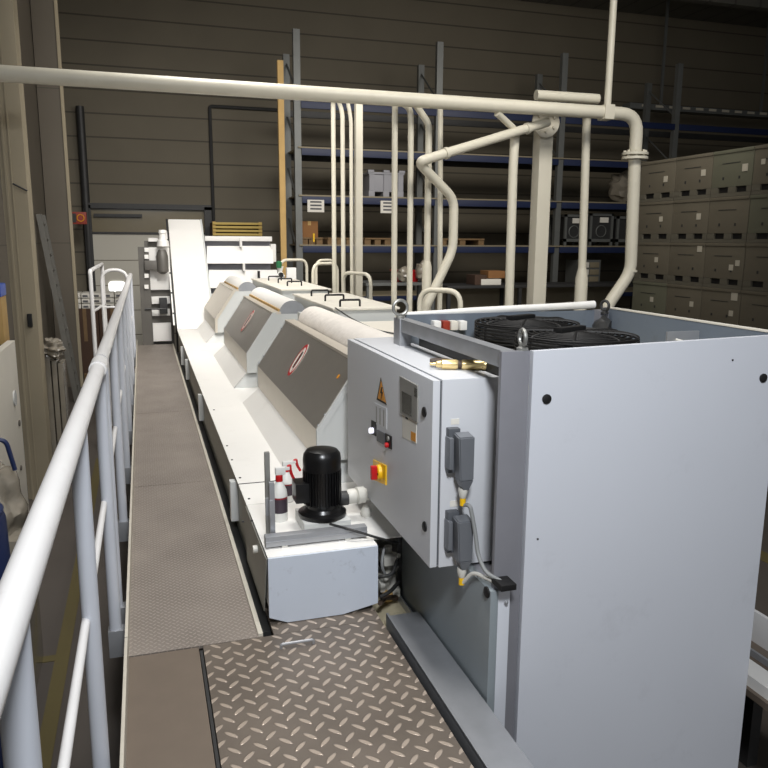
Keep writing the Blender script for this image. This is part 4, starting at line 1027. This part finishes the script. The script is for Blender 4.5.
# heavy connectors on the flank
def connector(px, ptop, pbot, pgl):
    Y = KY0
    a, b = onY(px-9.5, pbot, Y), onY(px+5.5, ptop, Y)
    z0, z1 = a.z, b.z; x0, x1 = a.x, b.x
    o = MB().box(x0-.010, x1-.02, Y-.03, Y, z0+.012, z1-.0, bev=.004).build('connector_base', M['plug_dark'], cc, label='grey heavy duty connector on the cabinet flank')
    W = x1-x0
    t = MB(); t.hexa([(x0+.014, Y-.085, z0-.005), (x1+.012, Y-.085, z0-.005), (x1+.012, Y-.03, z0-.005), (x0+.014, Y-.03, z0-.005)], [(x0+.006, Y-.085, z1-.02), (x1+.012, Y-.085, z1-.02), (x1+.012, Y-.03, z1-.012), (x0+.006, Y-.03, z1-.012)])
    bmesh.ops.bevel(t.bm, geom=list(t.bm.edges), offset=.004, segments=2, affect='EDGES')
    t.build('hood', M['plug'], o)
    MB().hexa([(x0+.016, Y-.085, z0-.004), (x1+.010, Y-.085, z0-.004), (x1+.010, Y-.03, z0-.004), (x0+.016, Y-.03, z0-.004)], [(x0+.031, Y-.075, z0-.04), (x1-.002, Y-.075, z0-.04), (x1-.002, Y-.04, z0-.04), (x0+.031, Y-.04, z0-.04)]).build('neck', M['plug'], o)
    MB().box(x0-.014, x0+.002, Y-.05, Y-.004, z0+.03, z1-.03, bev=.004).build('locking_lever', M['plug'], o)
    gx = (x0+x1)/2+.010
    MB().lathe([(.017, 0), (.018, -.01), (.014, -.03), (.011, -.036)], (gx, Y-.058, z0-.038), seg=16).build('gland', M['pvc'], o)
    MB().lathe([(.011, 0), (.011, -.028)], (gx, Y-.058, z0-.074), seg=12).build('tape_ring', M['yellow'], o)
    q, r2 = onY(px-6, ptop-7, Y), onY(px+2, ptop-2, Y)
    MB().box(q.x, r2.x, Y-.002, Y, r2.z, q.z).build('name_tag', M['paper'], o)
    return gx, Y-.058, z0-.1, o
c_a = connector(457, 426, 474, 0)
c_b = connector(456, 508, 553, 0)
E_ = onY(504, 583, 2.2)
g_ = [(c_a[0], c_a[1], c_a[2])] + [onY(x, y, Y) for x, y, Y in ((470, 505, 2.345), (475, 530, 2.325), (478, 556, 2.30), (486, 573, 2.26), (497, 579, 2.22))] + [E_]
MB().tube(g_, .0075, 10, fil=.05).build('cable', M['cable'], c_a[3])
g_ = [(c_b[0], c_b[1], c_b[2])] + [onY(x, y, Y) for x, y, Y in ((473, 572, 2.33), (484, 577, 2.28), (495, 582, 2.23))] + [onY(502, 585, 2.2)]
MB().tube(g_, .0075, 10, fil=.03).build('cable', M['pvc'], c_b[3])
# brass spray gun on the cabinet top
p, q = onZ(430, 364, KZ1+.02), onZ(486, 365, KZ1+.02)
bz = thing('brass_nozzle', ((p.x+q.x)/2, (p.y+q.y)/2, KZ1), 'brass hose nozzle lying on top of the control cabinet', 'nozzle')
d_ = (q-p); L2 = d_.length; d_.normalize()
MB().lathe([(.005, 0), (.006, L2*.1), (.013, L2*.12), (.015, L2*.2), (.019, L2*.22), (.02, L2*.46), (.016, L2*.5)], p, d_, 20).build('tip', M['brass'], bz)
MB().lathe([(.014, L2*.48), (.016, L2*.52), (.016, L2*.56), (.014, L2*.58)], p, d_, 18).build('joint', M['brown'], bz)
MB().lathe([(.018, L2*.57), (.019, L2*.6), (.019, L2*.93), (.021, L2*.94), (.021, L2), (.012, L2*1.0)], p, d_, 20).build('barrel', M['brass'], bz)
s_ = Vector((-d_.y, d_.x, 0))
MB().tube([p+d_*L2*.0+s_*.05, p+d_*L2*.2+s_*.055, p+d_*L2*.5+s_*.03, p+d_*L2*.55], [.014, .016, .013, .01], 12, fil=.02).build('grip', M['brown'], bz)

# ================================================================== PIPES
def pipe(pts, r, label, name='steel_pipe', fil=.12, m='pipe', group=None, flare=None, base=None):
    """pts: (px, py, Y) points"""
    P_ = [onY(*p) for p in pts]
    if base is not None and 2.1 < P_[-1].x < 2.72: base = -1.85
    o = thing(name, P_[-1] if base is None else (P_[-1].x, P_[-1].y, base), label, 'pipe', group)
    if base is not None and 2.1 < P_[-1].x < 2.72: base = -1.85
    if base is not None: P_.append(Vector((P_[-1].x, P_[-1].y, base)))
    MB().tube(P_, r, 16, fil=fil).build('tube', M[m], o)
    return o, P_
MY = 6.3
# main header
mh = thing('header_pipe', (2.0, MY, 0), 'thick cream header pipe spanning the top and turning down at the right', 'pipe')
e = onY(634, 118, MY); s = onY(-60, 78, MY); zc_ = onY(520, 107, MY).z
ex = onY(636, 140, MY).x; r = .058
zflange = onY(634, 156, MY).z
lowx = onY(631, 275, MY)
P_ = [(XL+.004, MY, zc_), (ex, MY, zc_), (ex, MY, zflange)]
MB().tube(P_, r, 24, fil=.26).build('tube', M['pipe'], mh)
MB().lathe([(r, .03), (.12, .03), (.12, .008), (r, .008)], (ex, MY, zflange), seg=28, cap=False).build('flange', M['pipe'], mh)
t = MB()
for k in range(8): t.lathe([(.012, -.03), (.012, .05)], (ex+cos(k*pi/4+.3)*.095, MY+sin(k*pi/4+.3)*.095, zflange), seg=8)
t.build('bolt', M['pipe'], mh)
c = onY(606, 116, MY)
MB().box(c.x-.05, c.x+.05, MY-.065, MY+.065, zc_-.065, zc_+.065, bev=.01).build('pipe_collar', M['pipe'], mh)
# flanged drop
fd = thing('drop_pipe', (ex, MY, -.6), 'cream flanged drop pipe bending inward behind the cooling unit', 'pipe')
k1, k2 = onY(630.5, 272, MY), onY(606, 308, MY)
MB().tube([(ex, MY, zflange-.005), (k1.x+.0, MY, k1.z), (k2.x, MY, k2.z), (k2.x-.1, MY, k2.z-.5), (k2.x-.1, MY, FZ)], r*.98, 20, fil=.1).build('tube', M['pipe'], fd)
MB().lathe([(r, -.008), (.12, -.008), (.12, -.03), (r, -.03)], (ex, MY, zflange), seg=28, cap=False).build('flange', M['pipe'], fd)
MB().lathe([(.063, 0), (.063, .02)], (k1.x, MY, k1.z), seg=20).build('weld_ring', M['pipe'], fd)
# riser on header
c = onY(607.5, 104, MY)
MB().tube([(c.x, MY, zc_), (c.x, MY, 4.6)], .032, 14).build('riser_pipe', M['pipe'], label='thin cream riser standing on the header pipe near its elbow', cat='pipe')
# square columns
def sq_col(px, py, Y, w, top, label):
    c = onY(px, py, Y); o = thing('square_column', (c.x, Y, FZ), label, 'column'); o['kind'] = 'thing'
    zb0 = -1.85 if 2.1 < c.x < 2.72 else FZ
    MB().box(c.x-w/2, c.x+w/2, Y-w/2, Y+w/2, zb0+.02, top, bev=.006).build('shaft', M['column'], o)
    MB().box(c.x-w, c.x+w, Y-w, Y+w, zb0, zb0+.02).build('base_plate', M['column'], o)
    return o, c
o, c = sq_col(540, 210, 6.75, .138, onY(541, 114, 6.75).z, 'thick square cream column right of centre under the header pipe')
p = onY(549, 121, 6.55)
MB().lathe([(.02, 0), (.14, 0), (.14, .02), (.02, .02)], (p.x, 6.6, p.z), (0, 1, 0), 32).build('disc_plate', M['column'], o)
for k in range(6): MB().lathe([(.014, 0), (.014, .02)], (p.x+cos(k*pi/3+.5)*.09, 6.601, p.z+sin(k*pi/3+.5)*.09), (0, -1, 0), 8).build('bolt', M['column'], o)
sq_col(358.5, 210, 9.2, .085, onY(358, 96, 9.2).z, 'slim square cream column left of centre behind the lids')
# kinked pipe
kp, P_ = pipe([(548, 122, 6.45), (421, 161, 6.2), (421, 165, 6.25), (454, 199, 6.4), (453, 250, 6.4), (424, 311, 6.4)], .041, 'zigzag cream pipe kinked twice in front of the rack', fil=.1, base=FZ)
a_, b_ = P_[0], P_[1]; dd = (b_-a_).normalized()
for k in (.16, .80): MB().lathe([(.041, 0), (.05, .006), (.05, .035), (.041, .04)], a_.lerp(b_, k), dd, 18).build('coupling', M['pipe'], kp)
# upper short strut by the header
a_, b_ = onY(497, 113, MY), onY(513, 128, 6.4)
MB().tube([a_, b_], .03, 12).build('short_strut', M['pipe'], label='short slanting cream strut between header and zigzag pipe', cat='pipe')
a_, b_ = onY(540, 101, 6.5), onY(598, 97, 6.5)
MB().tube([onY(536, 95, 6.415), onY(598, 99, 6.415)], .045, 12).build('upper_pipe', M['pipe'], label='cream pipe running just above the header near the thick column', cat='pipe')
# vertical pipes, left to right
V1 = 'vertical cream pipes'
pipe([(333, 90, 9.0), (334.5, 292, 9.0)], .027, 'slim vertical pipe, leftmost of the upright pipes', group=V1, base=FZ)
pipe([(325, 93, 8.9), (337, 97, 8.9), (342.5, 112, 8.9), (343.5, 292, 8.9)], .026, 'slim vertical pipe with bent top, second upright from the left', group=V1, base=FZ)
pipe([(338, 96, 8.8), (347, 99, 8.8), (351, 118, 8.8), (352, 292, 8.8)], .022, 'slim pipe hugging the slim square column', group=V1, base=FZ)
pipe([(395, 98, 6.5), (394, 306, 6.5)], .026, 'slim straight pipe directly right of the grey crate', group=V1, base=FZ)
pipe([(400, 102, 6.5), (410, 108, 6.5), (411, 120, 6.5), (409.5, 306, 6.5)], .026, 'slim pipe with bent top left of the flared pipe', group=V1, base=FZ)
P0 = [(415, 104, 6.6), (429, 124, 6.6), (427, 262, 6.6)]
o, P_ = pipe(P0, .03, 'pipe with flared lower sleeve, crossing behind the zigzag pipe', group=V1, fil=.06, base=FZ)
z_ = onY(426, 263, 6.6)
MB().lathe([(.03, .02), (.044, -.03), (.044, -1.9)], (P_[-2].x, 6.6, z_.z), seg=18).build('sleeve', M['pipe'], o)
pipe([(440.5, 100, 6.8), (440, 290, 6.8)], .024, 'slim pipe ending behind the zigzag pipe', group=V1, base=FZ)
pipe([(515, 136, 6.5), (513, 170, 6.5), (509, 306, 6.5)], .042, 'pipe hanging under the zigzag pipe, left of the thick column', group=V1, fil=.05, base=FZ)
o, P_ = pipe([(587, 112, 6.6), (582, 272, 6.6)], .04, 'thick vertical pipe with flared sleeve between thick column and drop pipe', group=V1, base=FZ)
z_ = onY(581, 272, 6.6)
MB().lathe([(.04, .04), (.062, -.06), (.062, -1.8)], (P_[-2].x, 6.6, z_.z), seg=20).build('sleeve', M['pipe'], o)
# guard loops on the right-hand walkway
def loop(px0, px1, ptop, Y, lean, label, r=.022):
    p = hoop_pts(px0, px1, ptop, Y, -1.85, lean)
    o = thing('guard_loop', ((p[0][0]+p[3][0])/2, Y, -1.85), label, 'railing', 'cream guard loops behind the filter')
    MB().tube(p, r, 12, fil=.12).build('loop', M['pipe'], o)
    for q in (p[0], p[3]): MB().lathe([(.05, 0), (.05, .01), (r, .012)], (q[0], q[1], -1.85), seg=16).build('foot', M['pipe'], o)
loop(420, 449, 289.5, 5.9, -.25, 'cream guard loop nearest, behind the eye bolt')
loop(343.5, 358, 272.5, 8.2, -.5, 'cream guard loop in front of the slim square column', .02)
loop(313, 341, 264, 9.6, .2, 'cream guard loop left of the slim square column', .022)
loop(316, 338, 260.5, 10.4, .2, 'cream guard loop just behind the others', .02)
loop(280, 308, 260, 11.2, .1, 'cream guard loop farthest, beside the valve fitting', .022)
rw = thing('rear_walkway', (2.8, 6.5, FZ), 'pale raised walkway on the far side of the machine', 'walkway')
MB().box(2.34, 2.75, 2.0, 3.56, -1.88, -1.85).build('deck_plate', M['deck_plain'], rw)
MB().box(2.06, 2.75, 3.56, 12.0, -1.88, -1.85).build('deck_plate', M['deck_plain'], rw)
MB().box(2.655, 2.675, 2.0, 3.6, -1.85, -1.70, bev=.003).build('toe_board', M['rail'], rw)
MB().box(2.55, 2.565, 2.0, 3.6, -1.85, -1.82, bev=.003).build('cable_strip', M['steel'], rw)
MB().box(2.36, 2.46, 2.0, 3.6, -1.85, -1.80).build('edge_strip', M['white_clean'], rw)
for y in (2.6, 5, 7.5, 10, 11.8):
    for x in (2.4, 2.7): MB().box(x-.03, x+.03, y-.03, y+.03, FZ, -1.88).build('leg', M['dark'], rw)

# ================================================================== LIGHTS, WORLD, CAMERA
def area(name, loc, to, sx, sy, power, col, spread=180):
    l = bpy.data.lights.new(name, 'AREA'); l.shape = 'RECTANGLE'; l.size = sx; l.size_y = sy; l.energy = power; l.color = col
    l.spread = radians(spread)
    o = bpy.data.objects.new(name, l); COL.objects.link(o); o.location = (loc[0], loc[1], loc[2]+ZC)
    o.rotation_euler = (Vector(to)-Vector(loc)).to_track_quat('-Z', 'Y').to_euler(); return o
area('hall_light_far', (.9, 6.2, 3.7), (.8, 12.0, -.6), 1.4, 1.4, 62, (1, .97, .93), 75)
area('hall_light_machine', (.9, 7.5, 3.7), (.9, 7.5, 0), 1.0, 5.0, 86, (1, .97, .93), 95)
area('hall_light_near', (.9, 2.6, 3.4), (.9, 2.7, 0), .8, 1.2, 50, (1, .97, .93), 110)
area('work_light_front', (.25, -.3, 1.75), (1.1, 2.8, -.9), .5, .5, 68, (.93, .96, 1), 130)
area('fill_light_back', (5.2, 8.4, 3.1), (5.4, 14, -.2), 5, 1.6, 150, (1, .95, .88), 150)  # added fill, set low to reach in between the rack shelves
area('fill_light_pipes', (3.0, 2.6, 3.7), (3.2, 6.6, .2), 1.2, 1.2, 38, (1, .97, .92), 75)  # added fill that brightens the fronts of the pipes
area('fill_light_gate', (.3, 11.2, 4.6), (.2, 16, -1), 2, 2, 26, (1, .95, .88), 140)  # extra fill put in to lift the gate and back wall
w = bpy.data.worlds.new('hall_ambient'); SC.world = w; w.use_nodes = True
bgn = w.node_tree.nodes['Background']; bgn.inputs[0].default_value = (.95, .97, 1, 1); bgn.inputs[1].default_value = .29

cam = bpy.data.cameras.new('camera'); co = bpy.data.objects.new('camera', cam); COL.objects.link(co)
cam.sensor_fit = 'HORIZONTAL'; cam.sensor_width = 36; cam.lens = F/768*36; cam.clip_start = .02; cam.clip_end = 200
Rm = Matrix((AR, -AD, -AF)).transposed()
co.matrix_world = Matrix.Translation((0, 0, ZC)) @ Rm.to_4x4()
SC.camera = co
SC.view_settings.view_transform = 'Standard'
SC.view_settings.look = 'None'
SC.view_settings.exposure = 0
